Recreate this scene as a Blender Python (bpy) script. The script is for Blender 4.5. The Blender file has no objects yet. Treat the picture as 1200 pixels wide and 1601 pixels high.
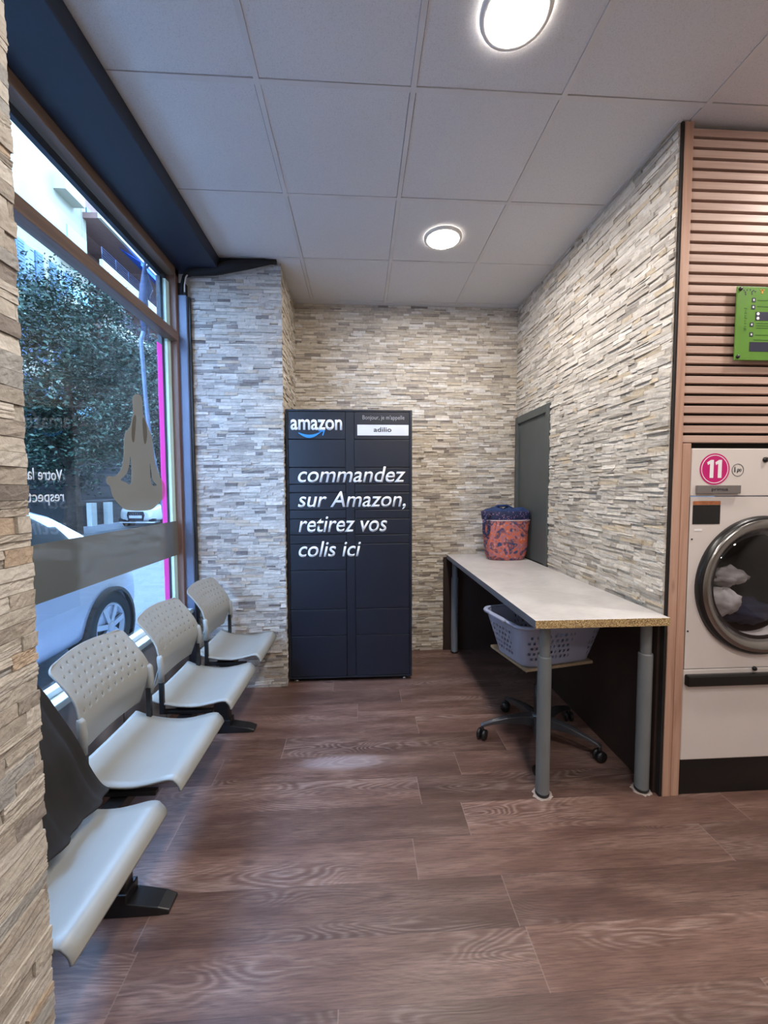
import bpy, bmesh, math, random
from mathutils import Vector, Matrix, noise
random.seed(7)
PI = math.pi
SC = bpy.context.scene
COL = SC.collection

def S(r, g, b, a=1.0):
    def f(c):
        c /= 255.0
        return c / 12.92 if c <= 0.04045 else ((c + 0.055) / 1.055) ** 2.4
    return (f(r), f(g), f(b), a)

# ------------------------------------------------------------------ camera
CAM_H = 1.42
PITCH, YAW, ROLL, FPX = 0.0540158, 0.0580187, -0.00300842, 638.56
cam_d = bpy.data.cameras.new('camera')
cam_d.sensor_fit = 'HORIZONTAL'
cam_d.sensor_width = 36.0
cam_d.lens = 36.0 * FPX / 1200.0
cam_d.clip_start = 0.02
cam_d.clip_end = 200
cam = bpy.data.objects.new('camera', cam_d)
COL.objects.link(cam)
_fw = Vector((math.sin(YAW) * math.cos(PITCH), math.cos(YAW) * math.cos(PITCH), -math.sin(PITCH)))
_rt = Vector((math.cos(YAW), -math.sin(YAW), 0))
_up = _rt.cross(_fw)
_r2 = _rt * math.cos(ROLL) + _up * math.sin(ROLL)
_u2 = -_rt * math.sin(ROLL) + _up * math.cos(ROLL)
cam.matrix_world = Matrix(((_r2.x, _u2.x, -_fw.x, 0), (_r2.y, _u2.y, -_fw.y, 0), (_r2.z, _u2.z, -_fw.z, CAM_H), (0, 0, 0, 1)))
SC.camera = cam

# ------------------------------------------------------------------ world, light levels, exposure
SKY_COL, SKY_STR = (0.36, 0.60, 1.0, 1), 20.0
LAMP_COL, LAMP_STR = (1.0, 0.92, 0.85, 1), 250.0
SC.view_settings.view_transform = 'Standard'
SC.view_settings.look = 'None'
SC.view_settings.exposure = 0.0
SC.view_settings.gamma = 1.0
SC.view_settings.use_curve_mapping = False
world = bpy.data.worlds.new('sky')
SC.world = world
world.use_nodes = True
world.node_tree.nodes['Background'].inputs[0].default_value = SKY_COL
world.node_tree.nodes['Background'].inputs[1].default_value = SKY_STR

# ------------------------------------------------------------------ main measures (metres)
CEIL, BACK, RIGHT, WOODY = 2.975, 3.535, 1.37, 1.735
PILX, PILY, PIERY = -0.545, 2.93, 0.715
WINX = -1.235
STREET = -0.07

# ------------------------------------------------------------------ materials
class N:
    """tiny node helper"""
    def __init__(s, name):
        s.m = bpy.data.materials.new(name)
        s.m.use_nodes = True
        s.t = s.m.node_tree
        s.b = s.t.nodes['Principled BSDF']
        s.out = s.t.nodes['Material Output']
    def n(s, typ, ins=None, **kw):
        nd = s.t.nodes.new(typ)
        for k, v in kw.items():
            setattr(nd, k, v)
        for k, v in (ins or {}).items():
            s.set(nd.inputs[k], v)
        return nd
    def set(s, sock, v):
        if isinstance(v, bpy.types.NodeSocket):
            s.t.links.new(v, sock)
        elif isinstance(v, bpy.types.Node):
            s.t.links.new(v.outputs[0], sock)
        else:
            sock.default_value = v
    def math(s, op, a, b=0.0, c=0.0):
        return s.n('ShaderNodeMath', {0: a, 1: b, 2: c}, operation=op).outputs[0]
    def mix(s, f, a, b, blend='MIX'):
        nd = s.n('ShaderNodeMix', data_type='RGBA', blend_type=blend)
        s.set(nd.inputs[0], f); s.set(nd.inputs[6], a); s.set(nd.inputs[7], b)
        return nd.outputs[2]
    def ramp(s, f, stops):
        nd = s.n('ShaderNodeValToRGB', {0: f})
        el = nd.color_ramp.elements
        while len(el) < len(stops):
            el.new(0.5)
        for e, (p, c) in zip(el, stops):
            e.position = p; e.color = c
        return nd.outputs[0]
    def obj(s, scale=(1, 1, 1), loc=(0, 0, 0)):
        tc = s.n('ShaderNodeTexCoord')
        mp = s.n('ShaderNodeMapping', {0: tc.outputs['Object']})
        mp.inputs['Scale'].default_value = scale
        mp.inputs['Location'].default_value = loc
        return mp.outputs[0]
    def noise(s, vec, scale, detail=3.0, rough=0.5, dist=0.0):
        return s.n('ShaderNodeTexNoise', {'Vector': vec, 'Scale': scale, 'Detail': detail, 'Roughness': rough, 'Distortion': dist})
    def bump(s, h, strength=0.3, dist=0.01):
        nd = s.n('ShaderNodeBump', {'Height': h, 'Strength': strength, 'Distance': dist})
        s.set(s.b.inputs['Normal'], nd.outputs[0])
    def pset(s, **kw):
        names = dict(col='Base Color', rough='Roughness', metal='Metallic', spec='Specular IOR Level', coat='Coat Weight',
                     coat_r='Coat Roughness', emit='Emission Color', emit_s='Emission Strength', alpha='Alpha', sheen='Sheen Weight')
        for k, v in kw.items():
            s.set(s.b.inputs[names[k]], v)
        return s

def plain(name, col, rough=0.5, metal=0.0, var=0.06, scale=6.0, bump=0.0, bscale=200.0, spec=0.5, coat=0.0):
    n = N(name)
    v = n.obj()
    nz = n.noise(v, scale, 3)
    dark = tuple(c * (1 - var) for c in col[:3]) + (1,)
    lite = tuple(min(1, c * (1 + var)) for c in col[:3]) + (1,)
    n.pset(col=n.ramp(nz.outputs[0], [(0.3, dark), (0.7, lite)]), rough=rough, metal=metal, spec=spec, coat=coat)
    if bump:
        n.bump(n.noise(v, bscale, 2).outputs[0], bump, 0.002)
    return n.m

def stone_mat():
    n = N('ledger_stone')
    v = n.obj()
    at = n.n('ShaderNodeAttribute', attribute_name='tint')
    a = n.noise(v, 26, 5, 0.65, 0.6)
    b = n.noise(v, 140, 3, 0.6)
    f = n.mix(0.35, a.outputs[0], b.outputs[0])
    sh = n.ramp(f, [(0.25, (0.60, 0.58, 0.56, 1)), (0.48, (0.97, 0.965, 0.96, 1)), (0.75, (1.22, 1.21, 1.20, 1))])
    n.pset(col=n.mix(1.0, at.outputs[0], sh, 'MULTIPLY'), rough=0.85, spec=0.3)
    n.bump(f, 0.6, 0.008)
    return n.m

def floor_mat():
    n = N('vinyl_planks')
    W, L = 0.178, 1.22
    tc = n.n('ShaderNodeTexCoord')
    sx = n.n('ShaderNodeSeparateXYZ', {0: tc.outputs['Object']})
    x, y = sx.outputs[0], sx.outputs[1]
    yy = n.math('DIVIDE', n.math('ADD', y, -1.405 + 10 * W), W)
    row = n.math('FLOOR', yy)
    off = n.n('ShaderNodeTexWhiteNoise', {'W': row}, noise_dimensions='1D').outputs[0]
    px = n.math('ADD', n.math('DIVIDE', x, L), n.math('MULTIPLY', off, 7.0))
    col = n.math('FLOOR', px)
    idv = n.n('ShaderNodeCombineXYZ', {0: row, 1: col, 2: 0.0}).outputs[0]
    wn = n.n('ShaderNodeTexWhiteNoise', {'Vector': idv}, noise_dimensions='3D')
    r1 = wn.outputs[0]
    r2 = n.n('ShaderNodeSeparateColor', {0: wn.outputs[1]}).outputs[1]
    fx = n.math('FRACT', px); fy = n.math('FRACT', yy)
    def edge(f, w):
        d = n.math('MINIMUM', f, n.math('SUBTRACT', 1.0, f))
        return n.math('LESS_THAN', d, w)
    gapx = edge(fx, 0.0016); gapy = edge(fy, 0.007)
    # grain coordinates, shifted per plank
    gv = n.n('ShaderNodeCombineXYZ', {0: n.math('ADD', x, n.math('MULTIPLY', r1, 31.0)), 1: n.math('ADD', y, n.math('MULTIPLY', r2, 17.0)), 2: n.math('MULTIPLY', r1, 9.0)}).outputs[0]
    m1 = n.n('ShaderNodeMapping', {0: gv}); m1.inputs['Scale'].default_value = (1.3, 7.0, 1)
    m2 = n.n('ShaderNodeMapping', {0: gv}); m2.inputs['Scale'].default_value = (4.0, 70.0, 1)
    big = n.noise(m1.outputs[0], 1.6, 3, 0.5, 0.4).outputs[0]
    fine = n.noise(m2.outputs[0], 3.0, 6, 0.68, 0.2).outputs[0]
    # cathedral figure: contour lines of a stretched noise
    m3 = n.n('ShaderNodeMapping', {0: gv}); m3.inputs['Scale'].default_value = (0.9, 4.2, 1)
    con = n.noise(m3.outputs[0], 1.4, 2, 0.45, 0.3).outputs[0]
    fig = n.math('ABSOLUTE', n.math('SINE', n.math('MULTIPLY', con, 105.0)))
    fig = n.math('POWER', fig, 3.0)
    patch = n.ramp(n.noise(m1.outputs[0], 0.9, 1).outputs[0], [(0.50, (0, 0, 0, 1)), (0.64, (1, 1, 1, 1))])
    base = n.ramp(big, [(0.28, S(92, 68, 60)), (0.50, S(115, 89, 80)), (0.75, S(146, 119, 108))])
    base = n.mix(n.math('MULTIPLY', n.math('MULTIPLY', fig, patch), 0.34), base, S(190, 170, 160))
    base = n.mix(n.ramp(fine, [(0.42, (0, 0, 0, 1)), (0.68, (0.8, 0.8, 0.8, 1))]), base, S(74, 54, 49))
    tone = n.ramp(r2, [(0.0, (0.68, 0.67, 0.68, 1)), (0.3, (0.92, 0.91, 0.91, 1)), (1.0, (1.14, 1.12, 1.11, 1))])
    base = n.mix(1.0, base, tone, 'MULTIPLY')
    kn = n.n('ShaderNodeTexVoronoi', {'Vector': n.n('ShaderNodeMapping', {0: gv, 3: (1.6, 4.2, 1)}).outputs[0], 'Scale': 1.1})
    knot = n.ramp(kn.outputs['Distance'], [(0.0, (1, 1, 1, 1)), (0.035, (0.6, 0.6, 0.6, 1)), (0.075, (0, 0, 0, 1))])
    base = n.mix(n.math('MULTIPLY', knot, 0.75), base, S(50, 34, 30))
    base = n.mix(n.math('MULTIPLY', gapy, 0.45), base, S(70, 52, 47))
    base = n.mix(n.math('MULTIPLY', gapx, 0.4), base, S(150, 132, 124))
    # one pale patch in the walkway, its edge broken by the grain
    mw = n.n('ShaderNodeMapping', {0: tc.outputs['Object']}); mw.inputs['Location'].default_value = (0.085 * 3.6, -2.07 * 13, 0); mw.inputs['Scale'].default_value = (3.6, 13.0, 1)
    dd = n.n('ShaderNodeVectorMath', {0: mw.outputs[0]}, operation='LENGTH').outputs['Value']
    wp = n.math('SUBTRACT', 1.0, dd)
    wp = n.math('ADD', wp, n.math('MULTIPLY', n.math('SUBTRACT', fine, 0.5), 1.5))
    wp = n.ramp(wp, [(0.1, (0, 0, 0, 1)), (0.5, (1, 1, 1, 1))])
    base = n.mix(n.math('MULTIPLY', wp, 0.40), base, S(176, 166, 170))
    n.pset(col=base, spec=0.6)
    rr = n.math('ADD', 0.30, n.math('MULTIPLY', fine, 0.16))
    n.pset(rough=rr)
    h = n.math('ADD', n.math('MULTIPLY', fine, 0.6), n.math('MULTIPLY', fig, 0.2))
    h = n.math('SUBTRACT', h, n.math('MULTIPLY', n.math('MAXIMUM', gapx, gapy), 1.0))
    n.bump(h, 0.25, 0.002)
    return n.m

def tile_mat():
    n = N('ceiling_tile')
    v = n.obj()
    f = n.noise(v, 260, 2, 0.7).outputs[0]
    sp = n.ramp(f, [(0.30, (0.54, 0.53, 0.53, 1)), (0.42, (0.66, 0.655, 0.655, 1)), (0.7, (0.71, 0.705, 0.70, 1))])
    st = n.noise(v, 1.1, 2).outputs[0]
    n.pset(col=n.mix(1.0, sp, n.ramp(st, [(0.3, (0.93, 0.93, 0.94, 1)), (0.7, (1, 1, 1, 1))]), 'MULTIPLY'), rough=0.95, spec=0.2)
    n.bump(f, 0.25, 0.003)
    return n.m

def wood_mat(name, axis, c0, c1, c2):
    n = N(name)
    sc = [30, 30, 30]; sc[axis] = 1.4
    v = n.obj(tuple(sc))
    a = n.noise(v, 1.0, 4, 0.6, 0.8).outputs[0]
    b = n.noise(n.obj(), 2.0, 2).outputs[0]
    col = n.ramp(a, [(0.25, c0), (0.5, c1), (0.78, c2)])
    col = n.mix(n.math('MULTIPLY', b, 0.4), col, c1)
    kv = n.n('ShaderNodeTexVoronoi', {'Vector': n.obj(tuple(2.2 if i == axis else 9 for i in range(3))), 'Scale': 1.0}).outputs['Distance']
    k = n.ramp(kv, [(0.0, (1, 1, 1, 1)), (0.10, (0, 0, 0, 1))])
    col = n.mix(n.math('MULTIPLY', k, 0.6), col, S(92, 56, 42))
    n.pset(col=col, rough=0.5)
    n.bump(a, 0.15, 0.002)
    return n.m

def front_fresnel(n):
    """pane reflectance, counted once at the face that meets the air first"""
    fr = n.n('ShaderNodeFresnel', {'IOR': 1.5})
    ge = n.n('ShaderNodeNewGeometry')
    return n.math('MULTIPLY', fr.outputs[0], n.math('SUBTRACT', 1.0, ge.outputs['Backfacing']))

def glass_mat(name, tint=(0.93, 0.97, 1.0, 1), boost=1.0):
    n = N(name)
    tr = n.n('ShaderNodeBsdfTransparent', {0: tint})
    gl = n.n('ShaderNodeBsdfGlossy', {0: (1, 1, 1, 1), 'Roughness': 0.0})
    mx = n.n('ShaderNodeMixShader', {0: n.math('MULTIPLY', front_fresnel(n), boost), 1: tr.outputs[0], 2: gl.outputs[0]})
    n.t.links.new(mx.outputs[0], n.out.inputs[0])
    return n.m

def film_mat(name, col, clear=0.15, gloss=0.25, trans=0.14):
    n = N(name)
    tr = n.n('ShaderNodeBsdfTransparent', {0: (0.8, 0.8, 0.78, 1)})
    tl = n.n('ShaderNodeBsdfTranslucent', {0: col})
    df = n.n('ShaderNodeBsdfDiffuse', {0: col})
    gl = n.n('ShaderNodeBsdfGlossy', {0: (1, 1, 1, 1), 'Roughness': 0.08})
    m1 = n.n('ShaderNodeMixShader', {0: 1.0 - trans, 1: tl.outputs[0], 2: df.outputs[0]})
    m2 = n.n('ShaderNodeMixShader', {0: clear, 1: m1.outputs[0], 2: tr.outputs[0]})
    m3 = n.n('ShaderNodeMixShader', {0: n.math('MULTIPLY', front_fresnel(n), gloss * 3), 1: m2.outputs[0], 2: gl.outputs[0]})
    n.t.links.new(m3.outputs[0], n.out.inputs[0])
    return n.m

def lamp_mat():
    n = N('lamp_diffuser')
    n.pset(col=(0.9, 0.9, 0.9, 1), emit=LAMP_COL, emit_s=LAMP_STR)
    return n.m

def chip_mat():
    n = N('chipboard_edge')
    v = n.obj()
    vo = n.n('ShaderNodeTexVoronoi', {'Vector': v, 'Scale': 330.0})
    c = n.ramp(n.n('ShaderNodeSeparateColor', {0: vo.outputs['Color']}).outputs[0],
               [(0.0, S(98, 76, 48)), (0.4, S(158, 130, 88)), (0.8, S(196, 170, 122)), (1.0, S(225, 205, 160))])
    n.pset(col=c, rough=0.9)
    return n.m

def laminate_mat():
    n = N('concrete_laminate')
    v = n.obj()
    a = n.noise(v, 3.2, 5, 0.6, 0.5).outputs[0]
    b = n.noise(n.obj((10, 60, 10)), 2.0, 4, 0.6).outputs[0]
    c = n.ramp(n.mix(0.3, a, b), [(0.3, S(168, 165, 164)), (0.55, S(196, 193, 192)), (0.75, S(208, 206, 205))])
    n.pset(col=c, rough=0.42)
    return n.m

def bag_mat():
    n = N('paisley_fabric')
    v = n.obj()
    big = n.noise(v, 9.0, 1, 0.5, 2.5).outputs[0]
    c1 = n.ramp(big, [(0.0, S(150, 62, 44)), (0.36, S(214, 104, 58)), (0.43, S(158, 112, 132)), (0.50, S(206, 112, 84)), (0.575, S(44, 66, 110)), (0.61, S(48, 72, 116)), (0.66, S(140, 74, 56)), (0.85, S(186, 150, 160))])
    vo = n.n('ShaderNodeTexVoronoi', {'Vector': v, 'Scale': 42.0})
    c2 = n.ramp(n.n('ShaderNodeSeparateColor', {0: vo.outputs['Color']}).outputs[0], [(0.0, S(226, 186, 176)), (0.35, S(196, 76, 46)), (0.6, S(48, 74, 120)), (0.8, S(226, 130, 70)), (1.0, S(120, 110, 150))])
    f = n.ramp(vo.outputs['Distance'], [(0.25, (1, 1, 1, 1)), (0.5, (0, 0, 0, 1))])
    c = n.mix(n.math('MULTIPLY', f, 0.45), c1, c2)
    n.pset(col=c, rough=0.75)
    n.bump(vo.outputs['Distance'], 0.2, 0.003)
    return n.m

def navy_pattern_mat():
    n = N('navy_patterned_fabric')
    v = n.obj()
    vo = n.n('ShaderNodeTexVoronoi', {'Vector': v, 'Scale': 60.0})
    f = n.ramp(vo.outputs['Distance'], [(0.18, S(150, 110, 140)), (0.32, S(30, 40, 82)), (1.0, S(20, 30, 66))])
    n.pset(col=f, rough=0.7)
    return n.m

def leaf_mat(name, a, b, c):
    n = N(name)
    at = n.n('ShaderNodeAttribute', attribute_name='tint')
    s = n.n('ShaderNodeSeparateColor', {0: at.outputs[0]})
    n.pset(col=n.ramp(s.outputs[0], [(0.0, a), (0.6, b), (1.0, c)]), rough=0.55, spec=0.25)
    return n.m

M = {}
M['stone'] = stone_mat()
M['floor'] = floor_mat()
M['tile'] = tile_mat()
M['tbar'] = plain('ceiling_grid_metal', S(206, 204, 203), 0.6)
M['navy_paint'] = plain('navy_paint', S(15, 26, 44), 0.55, var=0.05)
M['plaster'] = plain('plaster', S(196, 190, 184), 0.9)
M['black_board'] = plain('dark_board', S(26, 22, 22), 0.65, var=0.15)
M['brown_board'] = plain('dark_brown_board', S(48, 36, 33), 0.6, var=0.15)
M['bronze'] = wood_mat('window_frame_wood', 1, S(78, 58, 46), S(108, 88, 74), S(132, 112, 96))
M['bronze_v'] = wood_mat('window_jamb_wood', 2, S(78, 54, 44), S(106, 78, 66), S(128, 104, 92))
M['gasket'] = plain('black_rubber', S(28, 32, 40), 0.6)
M['white_metal'] = plain('white_painted_metal', S(226, 232, 228), 0.4)
M['mint'] = plain('pale_reveal_paint', S(222, 244, 234), 0.6)
M['grey_steel'] = plain('grey_painted_steel', S(92, 104, 128), 0.45, var=0.08)
M['glass'] = glass_mat('window_glass')
M['film'] = film_mat('frosted_film', S(112, 116, 112), 0.08, 0.6)
M['film2'] = film_mat('frosted_decal', S(142, 140, 128), 0.16, 0.2)
M['film3'] = film_mat('frosted_decal_hair', S(104, 96, 78), 0.22, 0.2)
M['white_vinyl'] = plain('white_vinyl', S(225, 232, 238), 0.5)
M['pink'] = film_mat('pink_vinyl', S(255, 130, 232), 0.0, 0.1, 0.45)
M['lamp'] = lamp_mat()
M['lamp_rim'] = plain('lamp_rim', S(230, 228, 224), 0.4)
M['seat'] = plain('grey_plastic', S(148, 150, 146), 0.38, var=0.03, bump=0.05, bscale=500)
M['black_metal'] = plain('black_metal', S(26, 27, 30), 0.38)
M['coat'] = plain('black_cloth', S(30, 29, 30), 0.9, var=0.2, bump=0.3, bscale=60)
M['locker'] = plain('dark_blue_powder_coat', S(23, 30, 43), 0.38, var=0.04, bump=0.04, bscale=700)
M['locker_dk'] = plain('locker_recess', S(12, 15, 22), 0.6)
M['letter'] = plain('white_lettering', S(236, 238, 240), 0.5, var=0.02)
M['grey_letter'] = plain('pale_grey_lettering', S(160, 162, 168), 0.5)
M['dark_letter'] = plain('dark_lettering', S(36, 40, 50), 0.5)
M['blue_arrow'] = plain('blue_vinyl', S(44, 140, 214), 0.5)
M['plate_white'] = plain('white_plate', S(216, 220, 228), 0.5)
M['laminate'] = laminate_mat()
M['chip'] = chip_mat()
M['edge_grey'] = plain('grey_edge_band', S(104, 108, 122), 0.5)
M['leg_grey'] = plain('grey_table_leg', S(112, 116, 118), 0.42, var=0.04)
M['caulk'] = plain('pale_floor_residue', S(168, 156, 150), 0.9, var=0.2, scale=40)
M['door_grey'] = plain('dark_green_grey_paint', S(78, 84, 84), 0.5, var=0.06)
M['wood'] = wood_mat('larch_slat', 0, S(158, 126, 112), S(188, 158, 144), S(206, 180, 166))
M['wood_v'] = wood_mat('larch_post', 2, S(150, 112, 94), S(184, 146, 126), S(204, 170, 152))
M['black'] = plain('matt_black', S(14, 13, 13), 0.8)
M['dryer'] = plain('white_enamel', S(214, 206, 202), 0.35, var=0.02)
M['dryer_blk'] = plain('black_enamel', S(18, 18, 20), 0.3)
M['chrome'] = plain('brushed_chrome', S(150, 148, 146), 0.22, metal=1.0)
M['dark_chrome'] = plain('dark_chrome', S(92, 90, 92), 0.25, metal=1.0)
M['drum'] = plain('drum_interior', S(20, 18, 20), 0.4)
M['door_glass'] = glass_mat('dryer_glass', (0.75, 0.75, 0.78, 1), 1.0)
M['magenta'] = plain('magenta_vinyl', S(196, 20, 112), 0.4, var=0.05)
M['nameplate'] = plain('grey_nameplate', S(116, 110, 108), 0.45)
M['linen'] = plain('pale_linen', S(176, 172, 170), 0.9, var=0.25, scale=14, bump=0.5, bscale=40)
M['linen_dk'] = plain('dark_linen', S(34, 38, 62), 0.9, var=0.25, scale=14)
M['orange_lbl'] = plain('orange_label', S(176, 108, 70), 0.5, var=0.2, scale=60)
M['green'] = plain('green_panel', S(92, 138, 50), 0.4, var=0.1, scale=12)
M['green_dk'] = plain('dark_green_ink', S(64, 112, 34), 0.5)
M['navy_ink'] = plain('navy_ink', S(34, 34, 62), 0.5)
M['amber'] = plain('amber_ink', S(214, 150, 50), 0.5)
M['basket'] = plain('lilac_grey_plastic', S(150, 158, 184), 0.4, var=0.03)
M['ply'] = plain('plywood', S(158, 140, 116), 0.7, var=0.15, scale=30)
M['base_metal'] = plain('dark_grey_metal', S(70, 72, 78), 0.3, metal=0.6)
M['bag'] = bag_mat()
M['bag_navy'] = navy_pattern_mat()
M['bag_blue'] = plain('navy_cotton', S(26, 50, 96), 0.8, var=0.2, scale=40)
M['thread'] = plain('pale_thread', S(210, 190, 196), 0.8)
M['black_foam'] = plain('black_insulation', S(17, 18, 22), 0.85, var=0.2)
M['white_cable'] = plain('white_cable', S(196, 194, 190), 0.5)
M['sub_wall'] = plain('grey_wall_panel', S(150, 150, 154), 0.45, var=0.2, scale=5)
M['facade'] = plain('cream_render', S(168, 159, 140), 0.9, var=0.10, scale=0.6)
M['facade_red'] = plain('red_brown_render', S(124, 92, 82), 0.9, var=0.08)
M['shutter'] = plain('blue_grey_shutter', S(86, 112, 150), 0.6)
M['awning'] = plain('blue_awning', S(30, 90, 190), 0.8)
M['far_glass'] = plain('far_window_glass', S(70, 90, 120), 0.1)
M['balc_glass'] = plain('balcony_glass', S(120, 180, 205), 0.15)
M['rail'] = plain('dark_railing', S(40, 52, 84), 0.5)
M['asphalt'] = plain('asphalt', S(100, 104, 112), 0.8, var=0.12, scale=20)
M['paving'] = plain('paving', S(136, 142, 152), 0.8, var=0.1, scale=3)
M['bark'] = plain('bark', S(70, 58, 50), 0.9, var=0.3, scale=10)
M['leaf'] = leaf_mat('leaf_green', S(17, 33, 25), S(38, 62, 48), S(112, 136, 118))
M['fence'] = plain('dark_fence', S(36, 37, 42), 0.8, var=0.15)
M['low_wall'] = plain('grey_low_wall', S(80, 79, 82), 0.9, var=0.15, scale=4)
M['silver'] = plain('silver_paint', S(158, 164, 182), 0.32, metal=0.1, coat=0.6, var=0.02)
M['white_paint'] = plain('white_car_paint', S(226, 230, 230), 0.25, coat=0.6, var=0.02)
M['car_glass'] = plain('car_glass', S(30, 38, 52), 0.05, var=0.02)
M['tyre'] = plain('tyre', S(26, 27, 30), 0.8)
M['rim'] = plain('alloy_rim', S(170, 174, 184), 0.3, metal=0.5)
M['lens'] = plain('headlight_lens', S(196, 206, 214), 0.1)
M['strap'] = plain('grey_strap', S(60, 66, 92), 0.7)

# ------------------------------------------------------------------ mesh helpers
class MB:
    def __init__(s):
        s.v = []; s.f = []; s.mi = []; s.tint = []; s.sm = []
    def add(s, vs, fs, mi=0, tint=None, smooth=False):
        o = len(s.v)
        s.v += [tuple(p) for p in vs]
        for f in fs:
            s.f.append([i + o for i in f]); s.mi.append(mi); s.tint.append(tint); s.sm.append(smooth)
        return s
    def box(s, x0, x1, y0, y1, z0, z1, mi=0, mat=None):
        vs = [Vector(p) for p in ((x0, y0, z0), (x1, y0, z0), (x1, y1, z0), (x0, y1, z0), (x0, y0, z1), (x1, y0, z1), (x1, y1, z1), (x0, y1, z1))]
        if mat is not None:
            vs = [mat @ p for p in vs]
        return s.add(vs, [(0, 3, 2, 1), (4, 5, 6, 7), (0, 1, 5, 4), (1, 2, 6, 5), (2, 3, 7, 6), (3, 0, 4, 7)], mi)
    def tube(s, path, rad, seg=12, mi=0, cap=True):
        path = [Vector(p) for p in path]
        if not isinstance(rad, (list, tuple)):
            rad = [rad] * len(path)
        vs = []
        prev = None
        for i, p in enumerate(path):
            t = (path[min(i + 1, len(path) - 1)] - path[max(i - 1, 0)]).normalized()
            if prev is None:
                a = t.orthogonal().normalized()
            else:
                a = (prev - t * prev.dot(t))
                a = a.normalized() if a.length > 1e-6 else t.orthogonal().normalized()
            prev = a
            b = t.cross(a)
            for k in range(seg):
                th = 2 * PI * k / seg
                vs.append(p + (a * math.cos(th) + b * math.sin(th)) * rad[i])
        fs = []
        for i in range(len(path) - 1):
            for k in range(seg):
                k2 = (k + 1) % seg
                fs.append((i * seg + k, i * seg + k2, (i + 1) * seg + k2, (i + 1) * seg + k))
        s.add(vs, fs, mi, smooth=True)
        if cap:
            o = len(s.v) - len(vs)
            s.f.append([o + k for k in range(seg)][::-1]); s.mi.append(mi); s.tint.append(None); s.sm.append(False)
            e = o + (len(path) - 1) * seg
            s.f.append([e + k for k in range(seg)]); s.mi.append(mi); s.tint.append(None); s.sm.append(False)
        return s
    def lathe(s, prof, seg=32, mi=0, mat=None, smooth=True, cap=False):
        """prof: (r, z) pairs, revolved about z"""
        vs = []
        for r, z in prof:
            for k in range(seg):
                th = 2 * PI * k / seg
                p = Vector((r * math.cos(th), r * math.sin(th), z))
                vs.append(mat @ p if mat is not None else p)
        fs = []
        for i in range(len(prof) - 1):
            for k in range(seg):
                k2 = (k + 1) % seg
                fs.append((i * seg + k, i * seg + k2, (i + 1) * seg + k2, (i + 1) * seg + k))
        s.add(vs, fs, mi, smooth=smooth)
        o = len(s.v) - len(vs)
        if cap and prof[0][0] > 1e-6:
            s.f.append([o + k for k in range(seg)][::-1]); s.mi.append(mi); s.tint.append(None); s.sm.append(False)
        if cap and prof[-1][0] > 1e-6:
            e = o + (len(prof) - 1) * seg
            s.f.append([e + k for k in range(seg)]); s.mi.append(mi); s.tint.append(None); s.sm.append(False)
        return s
    def grid(s, P, mi=0, skip=None, smooth=True, closed=False):
        """P[i][j] points"""
        ni, nj = len(P), len(P[0])
        vs = [p for r in P for p in r]
        fs = []
        for i in range(ni - 1):
            for j in range(nj - (0 if closed else 1)):
                if skip and skip(i, j):
                    continue
                j2 = (j + 1) % nj
                fs.append((i * nj + j, i * nj + j2, (i + 1) * nj + j2, (i + 1) * nj + j))
        return s.add(vs, fs, mi, smooth=smooth)
    def prism(s, poly, h, mat, mi=0):
        """poly in local xy, extruded from z=0 to z=h, placed by mat"""
        n = len(poly)
        vs = [mat @ Vector((x, y, 0)) for x, y in poly] + [mat @ Vector((x, y, h)) for x, y in poly]
        fs = [list(range(n))[::-1], [n + i for i in range(n)]]
        fs += [(i, (i + 1) % n, n + (i + 1) % n, n + i) for i in range(n)]
        return s.add(vs, fs, mi)
    def build(s, name, mats, parent=None, loc=None, bevel=0.0, solid=0.0, offset=0.0, subd=0, fix=True):
        me = bpy.data.meshes.new(name)
        me.from_pydata(s.v, [], s.f)
        if not isinstance(mats, (list, tuple)):
            mats = [mats]
        for m in mats:
            me.materials.append(m)
        me.polygons.foreach_set('material_index', s.mi)
        me.polygons.foreach_set('use_smooth', s.sm)
        if any(t is not None for t in s.tint):
            ca = me.color_attributes.new('tint', 'FLOAT_COLOR', 'CORNER')
            buf = []
            for f, t in zip(s.f, s.tint):
                t = t or (0.5, 0.5, 0.5, 1)
                buf += list(t) * len(f)
            ca.data.foreach_set('color', buf)
        if fix:
            bm = bmesh.new(); bm.from_mesh(me)
            bmesh.ops.recalc_face_normals(bm, faces=bm.faces)
            bm.to_mesh(me); bm.free()
        me.update()
        o = bpy.data.objects.new(name, me)
        COL.objects.link(o)
        if parent is not None:
            o.parent = parent
        if loc is not None:
            o.location = loc
        if solid:
            md = o.modifiers.new('thick', 'SOLIDIFY'); md.thickness = solid; md.offset = offset
        if subd:
            md = o.modifiers.new('smooth', 'SUBSURF'); md.levels = subd; md.render_levels = subd
        if bevel:
            md = o.modifiers.new('edge', 'BEVEL'); md.width = bevel; md.segments = 2; md.limit_method = 'ANGLE'; md.angle_limit = 0.7
        return o

def tag(o, label=None, cat=None, group=None, kind=None):
    if label: o['label'] = label
    if cat: o['category'] = cat
    if group: o['group'] = group
    if kind: o['kind'] = kind
    return o

def thing(name, loc, label, cat, group=None, rotz=0.0):
    o = bpy.data.objects.new(name, None)
    COL.objects.link(o)
    o.empty_display_size = 0.1
    o.location = loc; o.rotation_euler = (0, 0, rotz)
    return tag(o, label, cat, group)

def struct(o):
    o['kind'] = 'structure'
    return o

def copy_tree(o, parent=None):
    c = o.copy(); COL.objects.link(c)
    if parent is not None:
        c.parent = parent
    for ch in list(o.children):
        copy_tree(ch, c)
    return c

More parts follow.
